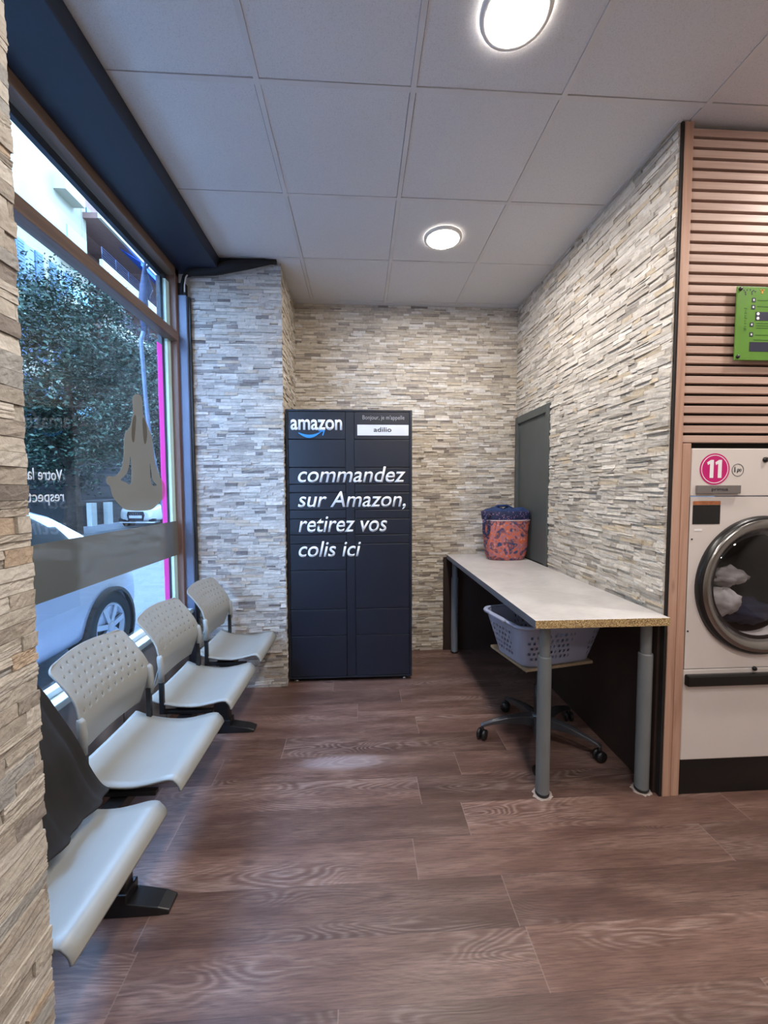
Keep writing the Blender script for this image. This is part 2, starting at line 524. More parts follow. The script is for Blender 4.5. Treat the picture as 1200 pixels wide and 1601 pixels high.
def text_mesh(name, body, mat, parent, M4, width=None, height=None, shear=0.0, weight=0.0, depth=0.0006, align='LEFT', flip=False, letter=1.0):
    """lettering in local xy (x along the line, y up), scaled to width / cap-bounds height, placed by M4"""
    cu = bpy.data.curves.new(name, 'FONT')
    cu.body = body; cu.size = 1.0; cu.shear = shear; cu.offset = weight; cu.extrude = 0.0; cu.resolution_u = 5
    cu.space_character = letter
    tmp = bpy.data.objects.new(name + '_tmp', cu)
    COL.objects.link(tmp)
    dg = bpy.context.evaluated_depsgraph_get()
    me = bpy.data.meshes.new_from_object(tmp.evaluated_get(dg))
    bpy.data.objects.remove(tmp)
    xs = [v.co.x for v in me.vertices]; ys = [v.co.y for v in me.vertices]
    x0, x1, y0, y1 = min(xs), max(xs), min(ys), max(ys)
    sx = width / (x1 - x0) if width else None
    sy = height / (y1 - y0) if height else None
    sx = sx or sy; sy = sy or sx
    ox = {'LEFT': x0, 'CENTER': (x0 + x1) / 2, 'RIGHT': x1}[align]
    for v in me.vertices:
        x = (v.co.x - ox) * sx
        v.co = M4 @ Vector((-x if flip else x, v.co.y * sy, 0))
    me.materials.clear(); me.materials.append(mat)
    me.name = name
    o = bpy.data.objects.new(name, me)
    COL.objects.link(o); o.parent = parent
    md = o.modifiers.new('thick', 'SOLIDIFY'); md.thickness = depth; md.offset = 0
    return o

def frame4(origin, ex, ey):
    ex = Vector(ex).normalized(); ey = Vector(ey).normalized(); ez = ex.cross(ey)
    o = Vector(origin)
    return Matrix(((ex.x, ey.x, ez.x, o.x), (ex.y, ey.y, ez.y, o.y), (ex.z, ey.z, ez.z, o.z), (0, 0, 0, 1)))

# ------------------------------------------------------------------ ledger stone walls
PAL_BACK = [(S(212, 202, 184), 3), (S(198, 187, 168), 3), (S(224, 216, 200), 3), (S(186, 176, 162), 1.6), (S(164, 154, 143), 0.8), (S(202, 189, 166), 0.8), (S(230, 225, 215), 1.8), (S(140, 131, 122), 0.25)]
PAL_RIGHT = [(S(205, 199, 190), 4), (S(193, 186, 176), 3), (S(216, 211, 203), 3), (S(176, 170, 162), 1.4), (S(198, 184, 162), 0.8), (S(156, 150, 143), 0.5)]
PAL_PILLAR = [(S(206, 201, 194), 3), (S(190, 185, 178), 2.5), (S(222, 217, 208), 2.5), (S(160, 154, 150), 0.8), (S(198, 184, 166), 0.8), (S(128, 122, 120), 0.4)]
PAL_NEAR = [(S(184, 174, 157), 4), (S(172, 161, 144), 3), (S(196, 187, 171), 3), (S(160, 150, 135), 1.6), (S(158, 155, 146), 1.8), (S(182, 160, 134), 0.6), (S(138, 128, 117), 0.6)]

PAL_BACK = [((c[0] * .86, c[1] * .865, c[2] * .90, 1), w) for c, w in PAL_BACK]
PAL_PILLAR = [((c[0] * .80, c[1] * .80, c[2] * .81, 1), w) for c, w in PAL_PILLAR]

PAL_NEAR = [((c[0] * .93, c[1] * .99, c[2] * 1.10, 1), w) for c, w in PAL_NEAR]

def pick(pal, rnd):
    t = sum(w for _, w in pal) * rnd.random()
    for c, w in pal:
        t -= w
        if t <= 0:
            break
    k = 0.9 + 0.2 * rnd.random()
    m = [sum(q[i] * w for q, w in pal) / sum(w for _, w in pal) for i in range(3)]
    c = [c[i] * 0.9 + m[i] * 0.1 for i in range(3)]
    return (c[0] * k, c[1] * k, c[2] * k, 1)

def stone_face(mb, org, ex, en, length, z0, z1, pal, seed, rects=(), tilt=0.0022, course=0.0215, nx=3, nz=2, rough=0.0017, dmin=0.003, dmax=0.0125, lmin=0.04, lmax=0.17, wrap=False):
    rnd = random.Random(seed)
    ex = Vector(ex); en = Vector(en); org = Vector(org); up = Vector((0, 0, 1))
    z = z0
    while z < z1 - 0.004:
        h = min(course * rnd.uniform(0.88, 1.12), z1 - z)
        s = -rnd.uniform(0, 0.15)
        while s < length:
            l = rnd.uniform(lmin, lmax) * (0.75 if rnd.random() < 0.3 else 1)
            a, b = max(s, 0), min(s + l, length)
            s += l
            zm = z + h / 2
            for (q0, q1, r0, r1) in rects:
                if r0 < zm < r1 and b > q0 and a < q1:
                    if a < q0: b = min(b, q0)
                    elif b > q1: a = max(a, q1)
                    else: b = a
            if b - a < 0.006:
                continue
            # a stone is sometimes split in two thin ones
            rows = [(z, z + h)]
            if rnd.random() < 0.16:
                rows = [(z, z + h * 0.5), (z + h * 0.5, z + h)]
            for (za, zb) in rows:
                d0 = rnd.uniform(dmin, dmax)
                tx, tz = rnd.uniform(-tilt, tilt), rnd.uniform(-tilt, tilt)
                c = pick(pal, rnd)
                g = 0.0005
                P = []
                for j in range(nz + 1):
                    row = []
                    for i in range(nx + 1):
                        u, w = i / nx, j / nz
                        d = d0 + tx * (u - .5) * 2 + tz * (w - .5) * 2 + rnd.uniform(-rough, rough)
                        uu = a + g + (b - a - 2 * g) * u
                        ww = za + g + (zb - za - 2 * g) * w
                        if 0 < j < nz: ww += rnd.uniform(-.0008, .0008)
                        row.append(org + ex * uu + up * (ww - org.z) + en * max(d, 0.0015))
                    P.append(row)
                vs = [p for r in P for p in r]
                W_ = nx + 1
                fs = [(j * W_ + i, j * W_ + i + 1, (j + 1) * W_ + i + 1, (j + 1) * W_ + i) for j in range(nz) for i in range(nx)]
                ring = [i for i in range(W_)] + [j * W_ + nx for j in range(1, nz + 1)] + [nz * W_ + i for i in range(nx - 1, -1, -1)] + [j * W_ for j in range(nz - 1, 0, -1)]
                o = len(vs)
                for q in ring:
                    p = vs[q]
                    vs.append(p - en * ((p - org).dot(en)))
                n_ = len(ring)
                fs += [(ring[k], o + k, o + (k + 1) % n_, ring[(k + 1) % n_]) for k in range(n_)]
                mb.add(vs, fs, 0, c)
        z += h
    return mb

# ------------------------------------------------------------------ SETTING
# floor
fl = MB(); fl.add([(-1.3, -3.0, 0), (3.2, -3.0, 0), (3.2, 4.0, 0), (-1.3, 4.0, 0), (-1.3, -3.0, -0.09), (3.2, -3.0, -0.09), (3.2, 4.0, -0.09), (-1.3, 4.0, -0.09)],
                 [(0, 1, 2, 3), (7, 6, 5, 4), (0, 4, 5, 1), (1, 5, 6, 2), (2, 6, 7, 3), (3, 7, 4, 0)])
struct(fl.build('floor', M['floor']))

# ceiling with its tile grid
ce = MB()
GX, GY, T = -0.384, 1.668, 0.6
ce.box(-1.3, 3.2, -3.0, 4.0, CEIL + 0.012, CEIL + 0.1, 2)  # black slab above the tiles puts thin shadow lines into their gaps
tb = 0.011
rt_ = random.Random(3)
for i in range(-2, 7):
    for j in range(-8, 4):
        x0, y0 = GX + i * T, GY + j * T
        x1, y1 = min(x0 + T, 3.2), min(y0 + T, 4.0)
        if x0 > 3.1: continue
        a = [rt_.uniform(0, 0.0025) for _ in range(4)]
        z = CEIL + 0.0025
        x0 = max(x0, -1.3) if i > -2 else -1.3
        g_ = [tb + rt_.uniform(0.0, 0.0026) for _ in range(4)]
        ce.add([(x0 + g_[0], y0 + g_[1], z + a[0]), (x1 - g_[2], y0 + g_[1], z + a[1]), (x1 - g_[2], y1 - g_[3], z + a[2]), (x0 + g_[0], y1 - g_[3], z + a[3])], [(0, 3, 2, 1)], 0)
for i in range(-1, 7):
    x = GX + i * T
    ce.box(x - tb, x + tb, -3.0, 4.0, CEIL, CEIL + 0.03, 1)
for j in range(-8, 4):
    y = GY + j * T
    ce.box(-1.3, 3.2, y - tb, y + tb, CEIL + 0.0006, CEIL + 0.03, 1)
# wall angles
ce.box(PILX, RIGHT, BACK - 0.03, BACK, CEIL - 0.001, CEIL + 0.01, 1)
ce.box(RIGHT - 0.022, RIGHT, WOODY, BACK, CEIL - 0.001, CEIL + 0.01, 1)
ce.build('ceiling', [M['tile'], M['tbar'], M['black']], fix=False)
struct(bpy.data.objects['ceiling'])

# back wall (stone above, dark board below the table)
BB0 = 0.725
wb = MB(); wb.box(-1.3, 3.3, BACK + 0.0, BACK + 0.1, 0, CEIL, 1)
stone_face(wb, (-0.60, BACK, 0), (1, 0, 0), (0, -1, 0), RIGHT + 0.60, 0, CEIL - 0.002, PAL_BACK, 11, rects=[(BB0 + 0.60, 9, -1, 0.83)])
wb.box(BB0, RIGHT, BACK - 0.018, BACK + 0.001, 0, 0.83, 2)
struct(wb.build('wall_back', [M['stone'], M['black_board'], M['brown_board']]))

# right wall with its grey hatch
DY0, DY1, DZ1 = 2.885, 3.515, 2.04
wr = MB(); wr.box(RIGHT, RIGHT + 0.075, WOODY + 0.03, BACK, 0, CEIL, 1)
stone_face(wr, (RIGHT, WOODY + 0.012, 0), (0, 1, 0), (-1, 0, 0), BACK - WOODY - 0.012, 0.85, CEIL - 0.002, PAL_RIGHT, 23,
           rects=[(DY0 - WOODY - 0.012, 9, -1, DZ1)], lmin=0.045, lmax=0.20, dmax=0.013)
wr.box(RIGHT - 0.012, RIGHT + 0.001, WOODY + 0.03, BACK - 0.018, 0, 0.848, 2)
wr.box(RIGHT + 0.0, RIGHT + 0.012, WOODY + 0.004, WOODY + 0.03, 0, CEIL, 1)
struct(wr.build('wall_right', [M['stone'], M['black_board'], M['brown_board']]))

# pillar between window and alcove
wp = MB(); wp.box(-1.30, PILX - 0.0, PILY, BACK, 0, CEIL, 1)
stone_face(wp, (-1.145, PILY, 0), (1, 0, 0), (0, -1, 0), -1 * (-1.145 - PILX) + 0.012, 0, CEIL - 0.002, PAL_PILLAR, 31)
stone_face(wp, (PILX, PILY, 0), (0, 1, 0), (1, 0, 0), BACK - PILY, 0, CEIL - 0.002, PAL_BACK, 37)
struct(wp.build('wall_left', [M['stone'], M['plaster']]))

# near pier
wn_ = MB(); wn_.box(-1.30, PILX - 0.012, -3.0, PIERY - 0.0, 0, CEIL, 1)
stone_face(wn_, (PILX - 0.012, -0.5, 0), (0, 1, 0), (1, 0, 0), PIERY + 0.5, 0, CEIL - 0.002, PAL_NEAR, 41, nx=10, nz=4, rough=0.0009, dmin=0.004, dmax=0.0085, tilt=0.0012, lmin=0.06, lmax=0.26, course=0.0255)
struct(wn_.build('wall_near_left', [M['stone'], M['plaster']]))

# unseen rest of the room
o = MB(); o.box(-1.3, 3.3, -3.1, -3.0, 0, CEIL); struct(o.build('wall_rear', M['plaster']))
o = MB(); o.box(3.2, 3.3, -3.0, 1.9, 0, CEIL); struct(o.build('wall_far_right', M['plaster']))
o = MB(); o.box(1.42, 3.2, WOODY + 0.045, WOODY + 0.1, 1.605, CEIL, 0); struct(o.build('wall_above_dryer', M['black']))
o = MB(); o.box(2.30, 3.2, WOODY, WOODY + 0.05, 0, 1.60); struct(o.build('wall_machine_side', M['plaster']))

# soffit above the window
so = MB()
sx, zb = -0.93, 2.885
so.box(-1.30, sx, PIERY, PILY, zb, CEIL - 0.001)
struct(so.build('trim_1', M['navy_paint'], bevel=0.004))

# posts left of the dryer
o = MB(); o.box(1.383, 1.4205, WOODY, WOODY + 0.05, 0, CEIL - 0.001); struct(o.build('trim_2', M['wood_v'], bevel=0.002))
o = MB(); o.box(1.4235, 1.463, WOODY + 0.002, WOODY + 0.05, 0, 1.622); struct(o.build('trim_3', M['wood_v'], bevel=0.002))

# slatted cladding above the dryer
sp = MB()
nsl, zs0 = 31, 1.625
pit = (CEIL - 0.012 - zs0) / nsl
for i in range(nsl):
    z = zs0 + i * pit
    sp.box(1.4225, 3.19, WOODY + 0.006, WOODY + 0.030, z + 0.001, z + pit - 0.0115)
sp.box(1.4225, 3.19, WOODY + 0.030, WOODY + 0.044, zs0, CEIL - 0.012, 1)
o = sp.build('slat_panel', [M['wood'], M['black']], bevel=0.0015)
tag(o, 'horizontal wooden slat cladding on black backing above the dryer', 'wall panel')

# ------------------------------------------------------------------ WINDOW
WZ0, WZ1 = 0.60, 2.90
win = thing('window_1', (WINX, 1.8, WZ0), None, None)
struct(win)
def wl(b):  # shift into window-local coordinates
    b.v = [(x - WINX, y - 1.8, z - WZ0) for x, y, z in b.v]; return b
WY0, WY1 = PIERY, 2.895
# wooden inner frame
b = MB(); b.box(WINX - 0.03, WINX + 0.03, WY0, WY1, 2.835, 2.905)
wl(b).build('head_frame', M['bronze'], win, bevel=0.004)
b = MB(); b.box(WINX - 0.03, WINX + 0.03, WY1 - 0.055, WY1, WZ0, 2.905)
wl(b).build('jamb_frame', M['bronze_v'], win, bevel=0.004)
b = MB(); b.box(WINX - 0.035, WINX + 0.035, WY0, WY1 - 0.055, 2.408, 2.470)
wl(b).build('transom', M['bronze'], win, bevel=0.005)
b = MB(); b.box(WINX - 0.055, WINX - 0.030, WY0, WY1, 2.80, 2.845); b.box(WINX - 0.055, WINX - 0.03, WY1 - 0.14, WY1 - 0.105, 0.62, 2.79)
wl(b).build('gasket', M['gasket'], win)
b = MB(); b.box(WINX - 0.052, WINX - 0.012, WY1 - 0.105, WY1 - 0.0, 0.62, 2.79); b.box(WINX - 0.055, WINX - 0.035, WY0, WY1 - 0.14, 2.475, 2.51)
wl(b).build('outer_frame', M['mint'], win, bevel=0.003)
b = MB(); b.box(WINX - 0.012, WINX - 0.006, WY0, WY1 - 0.05, 0.61, 2.405); b.box(WINX - 0.012, WINX - 0.006, WY0, WY1 - 0.05, 2.47, 2.84)
wl(b).build('glass_pane', M['glass'], win)
b = MB(); b.box(WINX - 0.06, WINX + 0.075, WY0, WY1, 0.575, 0.605); b.box(WINX - 0.02, WINX + 0.02, WY0, WY1 - 0.05, 0.605, 0.632)
wl(b).build('sill', M['white_metal'], win, bevel=0.004)
# wall under the window
b = MB(); b.box(WINX - 0.08, WINX + 0.03, PIERY, PILY, STREET, 0.575)
for k in range(5):
    y0 = PIERY + 0.05 + k * 0.44
    b.box(WINX + 0.03, WINX + 0.038, y0, y0 + 0.425, 0.02, 0.56)
struct(b.build('wall_under_window', M['sub_wall'], bevel=0.002))
# wall over and beside the window, outside
b = MB(); b.box(-1.32, -1.30, -3.0, 4.0, WZ1, 3.4); struct(b.build('trim_4', M['plaster']))
# the shop's own building above and beside it, seen only from the street side
b = MB(); b.box(-1.32, 6.0, -15, 45, 3.4, 19.0); b.box(-1.32, 6.0, BACK + 0.12, 45, STREET, 3.4); b.box(-1.32, 6.0, -15, -3.12, STREET, 3.4)
struct(b.build('wall_street_front', M['facade']))
# grey steel shutter guide
t = thing('shutter_guide', (-1.18, 2.895, 0), 'tall grey steel shutter guide standing between window jamb and stone pillar', 'metal post')
b = MB(); b.box(-0.032, 0.030, -0.028, 0.020, 0, 2.72); b.box(0.030, 0.044, -0.006, 0.022, 0, 2.72, 1)
b.build('channel', [M['grey_steel'], M['black_metal']], t, bevel=0.002)
b = MB(); b.box(-0.026, 0.024, -0.024, 0.016, 2.721, 2.80)
b.build('shutter_end', M['black'], t)

# film band and decals on the glass
GXI = WINX - 0.0045
b = MB(); b.box(GXI - 0.0006, GXI + 0.0006, PIERY, 2.84, 0.985, 1.215)
tag(b.build('frosted_band', M['film']), 'grey brown frosted film band running across the window glass', 'window film')
b = MB()
edge_pts = [2.70 + random.uniform(-0.002, 0.002) for _ in range(12)]
zs = [0.62 + (2.335 - 0.62) * k / 11 for k in range(12)]
L_ = [(GXI, y - 0.062 + random.uniform(-0.003, 0.003), z) for y, z in zip(edge_pts, zs)]
R_ = [(GXI, y, z) for y, z in zip(edge_pts, zs)]
b.grid([L_, R_], smooth=False)
tag(b.build('pink_strip', M['pink'], solid=0.0008), 'narrow bright pink vertical sticker strip at far side of window', 'sticker')

def decal(name, loops, mat, parent, dx=0.0):
    cu = bpy.data.curves.new(name, 'CURVE'); cu.dimensions = '2D'; cu.fill_mode = 'BOTH'
    for lp in loops:
        spn = cu.splines.new('POLY'); spn.points.add(len(lp) - 1); spn.use_cyclic_u = True
        for p, q in zip(spn.points, lp):
            p.co = (q[0], q[1], 0, 1)
    tmp = bpy.data.objects.new('tmp', cu); COL.objects.link(tmp)
    me = bpy.data.meshes.new_from_object(tmp.evaluated_get(bpy.context.evaluated_depsgraph_get()))
    bpy.data.objects.remove(tmp)
    for v in me.vertices:
        v.co = (dx, v.co.x, v.co.y)
    me.materials.clear(); me.materials.append(mat); me.name = name
    o = bpy.data.objects.new(name, me); COL.objects.link(o); o.parent = parent
    md = o.modifiers.new('thick', 'SOLIDIFY'); md.thickness = 0.0006; md.offset = 0
    return o
def smooth_loop(lp, it=2):
    for _ in range(it):
        q = []
        for i in range(len(lp)):
            a, c = lp[i], lp[(i + 1) % len(lp)]
            q += [(a[0] * .75 + c[0] * .25, a[1] * .75 + c[1] * .25), (a[0] * .25 + c[0] * .75, a[1] * .25 + c[1] * .75)]
        lp = q
    return lp
OUT = [(0.0378, 0.6293), (0.0802, 0.6323), (0.0956, 0.6027), (0.0911, 0.533), (0.116, 0.5087), (0.1554, 0.4506), (0.1881, 0.4134), (0.2015, 0.3063), (0.2183, 0.2466), (0.2675, 0.1746), (0.3216, 0.138), (0.3406, 0.0995), (0.3155, 0.0482), (0.2439, 0.0121), (0.1615, -0.0246), (0.0479, -0.0248), (-0.0253, -0.0211), (-0.1265, -0.0106), (-0.1743, 0.0204), (-0.2301, 0.0629), (-0.2408, 0.1158), (-0.2688, 0.123), (-0.2735, 0.15), (-0.2499, 0.1657), (-0.2087, 0.1585), (-0.1641, 0.1791), (-0.1272, 0.2202), (-0.1124, 0.2794), (-0.1029, 0.3969), (-0.0459, 0.4265), (-0.0201, 0.4906), (-0.0071, 0.5368), (-0.0156, 0.5897), (0.0063, 0.6176)]
H1 = [(-0.0528, 0.2899), (-0.0449, 0.2305), (-0.0465, 0.1756), (-0.0563, 0.1162), (-0.1123, 0.137), (-0.1618, 0.1454), (-0.0928, 0.1766), (-0.0626, 0.2294)]
H2 = [(0.1552, 0.2726), (0.1666, 0.1955), (0.1753, 0.1476), (0.2386, 0.1217), (0.1828, 0.1162), (0.1624, 0.1322), (0.1516, 0.1829)]
yl = thing('yoga_decal', (GXI, 2.35, 1.33), 'tan frosted decal of a person sitting cross legged in meditation on the window', 'decal')
ld = lambda lp: smooth_loop(lp)      # outline in metres (along the glass, up) from the decal's base
decal('silhouette', [ld(OUT), ld(H1), ld(H2)], M['film2'], yl)
decal('hair_strand', [ld([(-0.0116, 0.4975), (0.0251, 0.5152), (0.003, 0.4116), (-0.0113, 0.3489), (-0.0323, 0.363), (-0.0317, 0.4177)])], M['film3'], yl, 0.0012)
decal('hair_strand', [ld([(0.0833, 0.5145), (0.1156, 0.5028), (0.136, 0.436), (0.1176, 0.3634), (0.0947, 0.3551), (0.086, 0.4232)])], M['film3'], yl, 0.0012)

tx = thing('window_lettering', (GXI, 1.6, 1.38), 'white mirrored lettering on window glass reading Votre laverie respectueuse', 'lettering')
fm = lambda y, z: frame4((0.0, y, z), (0, -1, 0), (0, 0, 1))
text_mesh('word_line', 'Votre laverie', M['white_vinyl'], tx, fm(0.185, 0.083), width=0.290, height=0.046, weight=0.004)
text_mesh('word_line', 'respectueuse', M['white_vinyl'], tx, fm(0.188, -0.003), width=0.335, height=0.050, weight=0.004)

# ------------------------------------------------------------------ CEILING LIGHTS
def ceiling_light(x, y, label):
    t = thing('ceiling_light', (x, y, CEIL), label, 'ceiling light', 'round ceiling downlights')
    b = MB(); b.lathe([(0.094, -0.004), (0.098, -0.014), (0.114, -0.010), (0.118, 0.0), (0.100, 0.0), (0.094, -0.004)], 40)
    b.build('rim', M['lamp_rim'], t)
    b = MB(); b.lathe([(0.0, -0.0135), (0.095, -0.0125), (0.095, -0.006)], 40)
    b.build('diffuser', M['lamp'], t)
    return t
ceiling_light(0.516, 1.368 + 0.02, 'large bright round downlight at top of photo, cut by the frame')
ceiling_light(0.520, 2.585, 'round lit downlight in ceiling above the parcel locker alcove')
for (x, y, lb) in ((0.516, 0.168, 'round downlight in ceiling right above the viewpoint'), (0.516, -1.63, 'unseen round downlight added at rear of laundry to light the room'),  # the rear lamp is unseen, added to light the room
                   (2.316, 1.30, 'round downlight in ceiling in front of the dryer'), (1.90, -0.43, 'unseen round downlight added at right behind the viewpoint to light the room')):  # the lamp behind the viewpoint is unseen too, added for room light
    ceiling_light(x, y, lb)

# ------------------------------------------------------------------ PARCEL LOCKER
LX0, LX1, LY, LZ1 = -0.528, 0.378, 2.967, 1.995
lk = thing('parcel_locker', ((LX0 + LX1) / 2, LY, 0), 'tall dark blue parcel locker with white French slogan, standing in stone alcove', 'locker')
cx = (LX0 + LX1) / 2
def lc(b): b.v = [(x - cx, y - LY, z) for x, y, z in b.v]; return b
b = MB()
b.box(LX0, LX1, LY + 0.022, BACK - 0.035, 0.03, LZ1 - 0.001)
lc(b).build('body', M['locker_dk'], lk)
b = MB()
b.box(LX0, LX0 + 0.017, LY, LY + 0.03, 0.03, LZ1); b.box(LX1 - 0.017, LX1, LY, LY + 0.03, 0.03, LZ1)
b.box(LX0 + 0.017, LX1 - 0.017, LY, LY + 0.03, LZ1 - 0.014, LZ1); b.box(LX0 + 0.017, LX1 - 0.017, LY, LY + 0.03, 0.03, 0.043)
lc(b).build('front_frame', M['locker'], lk, bevel=0.002)
b = MB(); b.box(-0.101, -0.040, LY + 0.003, LY + 0.03, 0.045, LZ1 - 0.016)
lc(b).build('center_panel', M['locker'], lk, bevel=0.0015)
CL = (LX0 + 0.019, -0.104); CR = (-0.037, LX1 - 0.019)
zl = [1.783, 1.582, 1.462, 1.402, 1.277, 1.212, 1.096, 1.030, 0.837, 0.548, 0.352, 0.045]
zr = [1.783, 1.582, 1.462, 1.402, 1.277, 1.212, 1.096, 1.030, 0.548, 0.352, 0.045]
for (xa, xb), zz in ((CL, zl), (CR, zr)):
    b = MB(); b.box(xa, xb, LY + 0.002, LY + 0.025, zz[0] + 0.002, LZ1 - 0.016)
    lc(b).build('header_panel', M['locker'], lk, bevel=0.002)
    for a, c in zip(zz[:-1], zz[1:]):
        b = MB(); b.box(xa, xb, LY, LY + 0.022, c + 0.002, a - 0.002)
        lc(b).build('door', M['locker'], lk, bevel=0.0025)
for fx in (LX0 + 0.05, LX1 - 0.05):
    for fy in (LY + 0.05, BACK - 0.09):
        b = MB(); b.lathe([(0.024, 0.0), (0.026, 0.006), (0.012, 0.012), (0.010, 0.032)], 16, mat=Matrix.Translation((fx, fy, 0)))
        lc(b).build('foot', M['chrome'], lk)
ft = lambda x, z: frame4((x - cx, -0.0012, z), (1, 0, 0), (0, 0, 1))
for (s_, x, z, w) in (('commandez', -0.445, 1.4775, 0.775), ('sur Amazon,', -0.447, 1.299, 0.778), ('retirez vos', -0.445, 1.118, 0.640), ('colis ici', -0.447, 0.938, 0.450)):
    o = text_mesh('slogan_line', s_, M['letter'], lk, ft(x, z), width=w, height=None, shear=0.22, weight=0.008)
    h0 = 0.112 / max(v.co.z - z for v in o.data.vertices)     # common ascender height
    for v in o.data.vertices:
        v.co.z = z + (v.co.z - z) * min(h0, 1.35)
o = text_mesh('brand_lettering', 'amazon', M['letter'], lk, ft(-0.492, 1.852), width=0.366, height=0.076, weight=0.022)
# arrow under the brand lettering
b = MB(); up_, lo_ = [], []
for k in range(25):
    tt = k / 24
    x = -0.436 + 0.165 * tt
    zc = 1.838 - 0.040 * math.sin(PI * (0.08 + 0.84 * tt)) ** 1.0 + 0.012 * tt
    th = 0.0025 + 0.0085 * math.sin(PI * min(1, tt * 1.05 + 0.02))
    up_.append((x, LY - 0.0012, zc + th)); lo_.append((x, LY - 0.0012, zc - th))
b.grid([up_, lo_], smooth=False)
b.add([(-0.296, LY - 0.0012, 1.846), (-0.248, LY - 0.0012, 1.848), (-0.262, LY - 0.0012, 1.808), (-0.270, LY - 0.0012, 1.812), (-0.260, LY - 0.0012, 1.838), (-0.294, LY - 0.0012, 1.839)], [(0, 1, 4, 5), (1, 2, 3, 4)])
tag(lc(b).build('brand_arrow', M['blue_arrow'], lk, solid=0.0008), 'blue curved arrow')
text_mesh('greeting_line', "Bonjour, je m'appelle", M['grey_letter'], lk, ft(0.020, 1.926), width=0.302, height=0.040)
b = MB(); b.box(-0.018, 0.352, LY - 0.0015, LY + 0.002, 1.812, 1.888)
pl = lc(b).build('name_plate', M['plate_white'], lk); tag(pl, 'white name plate')
text_mesh('plate_lettering', 'adilio', M['dark_letter'], pl, frame4((0.164 - cx, -0.0022, 1.838), (1, 0, 0), (0, 0, 1)), width=0.128, height=0.034, weight=0.012, align='CENTER')

# ------------------------------------------------------------------ BEAM BENCH
bn = thing('beam_bench', (-0.83, 1.885, 0), 'four seat grey plastic waiting bench on black beam below the window', 'bench', rotz=math.radians(-1.0))
BXO, BYO = -0.83, 1.885
b = MB(); b.box(-0.03, 0.03, -1.05, 1.0, 0.325, 0.365)
b.build('beam', M['black_metal'], bn, bevel=0.003)
for ly in (1.372 - BYO, 2.405 - BYO):
    b = MB(); b.box(-0.042, 0.045, -0.028, 0.028, 0.03, 0.33)
    lg = b.build('leg', M['black_metal'], bn, (0, ly, 0), bevel=0.008)
    b = MB()
    prof = [(-0.22, 0.012, 0.028), (-0.19, 0.024, 0.036), (-0.06, 0.042, 0.040), (0.06, 0.042, 0.040), (0.155, 0.026, 0.038), (0.190, 0.014, 0.034)]
    P = []
    for x, zt, hw in prof:
        P.append([(x, -hw, 0.0), (x, hw, 0.0), (x, hw * 0.9, zt), (x, -hw * 0.9, zt)])
    b.grid(P, closed=True, smooth=False)
    b.add(P[0], [(0, 1, 2, 3)]); b.add(P[-1], [(3, 2, 1, 0)])
    b.box(-0.052, 0.055, -0.036, 0.036, 0.03, 0.075)
    b.build('foot', M['black_metal'], lg, bevel=0.004)

def interp(pts, t):
    n_ = len(pts) - 1
    f = t * n_; i = min(int(f), n_ - 1); f -= i
    def cr(a, b_, c, d):
        return 0.5 * (2 * b_ + (c - a) * f + (2 * a - 5 * b_ + 4 * c - d) * f * f + (3 * b_ - a - 3 * c + d) * f ** 3)
    g = lambda k: pts[max(0, min(n_, k))]
    return tuple(cr(g(i - 1)[k], g(i)[k], g(i + 1)[k], g(i + 2)[k]) for k in range(len(pts[0])))

SEATP = [(-0.985, 0.452), (-0.93, 0.430), (-0.86, 0.415), (-0.78, 0.410), (-0.715, 0.420), (-0.660, 0.433), (-0.630, 0.431), (-0.613, 0.415), (-0.606, 0.394)]
BACKP = [(-0.965, 0.498), (-0.944, 0.555), (-0.922, 0.625), (-0.936, 0.690), (-0.965, 0.745), (-1.000, 0.795), (-1.034, 0.838)]
def seat_mesh():
    b = MB(); P = []
    for i in range(29):
        x, z = interp(SEATP, i / 28)
        row = []
        for j in range(13):
            w = (j / 12 - 0.5)
            hw = 0.209 if i > 0 else 0.204
            row.append((x - BXO, 2 * w * hw, z + 0.006 * (abs(2 * w) ** 3) * (1 if i < 22 else 0.3)))
        P.append(row)
    return b.grid(P)
def back_mesh():
    b = MB(); P = []
    NI, NJ = 44, 54
    for i in range(NI + 1):
        t_ = i / NI
        x, z = interp(BACKP, t_)
        row = []
        for j in range(NJ + 1):
            w = 2 * j / NJ - 1
            hw = 0.205 + 0.016 * math.exp(-((t_ - 0.34) / 0.16) ** 2)
            if t_ > 0.93: hw -= 0.05 * ((t_ - 0.93) / 0.07) ** 2 * 0.5
            cz = -0.014 * (w * w) * max(0, (t_ - 0.55) / 0.45)
            bot = 0.030 * (1 - w * w) * max(0, 1 - t_ / 0.3)
            row.append((x - BXO - 0.030 * (1 - w * w) * min(1, 0.35 + t_), w * hw, z + cz - bot * 0.0 + 0.02 * (1 - w * w) * max(0, 0.25 - t_) * 2))
        P.append(row)
    def hole(i, j):
        if i < 18 or i > 41: return False
        return (i - 19) % 4 == 0 and (j - 4 + (2 if ((i - 19) // 4) % 2 else 0)) % 5 == 0 and 3 < j < 50
    return b.grid(P, skip=hole)
sm_, bm_ = None, None
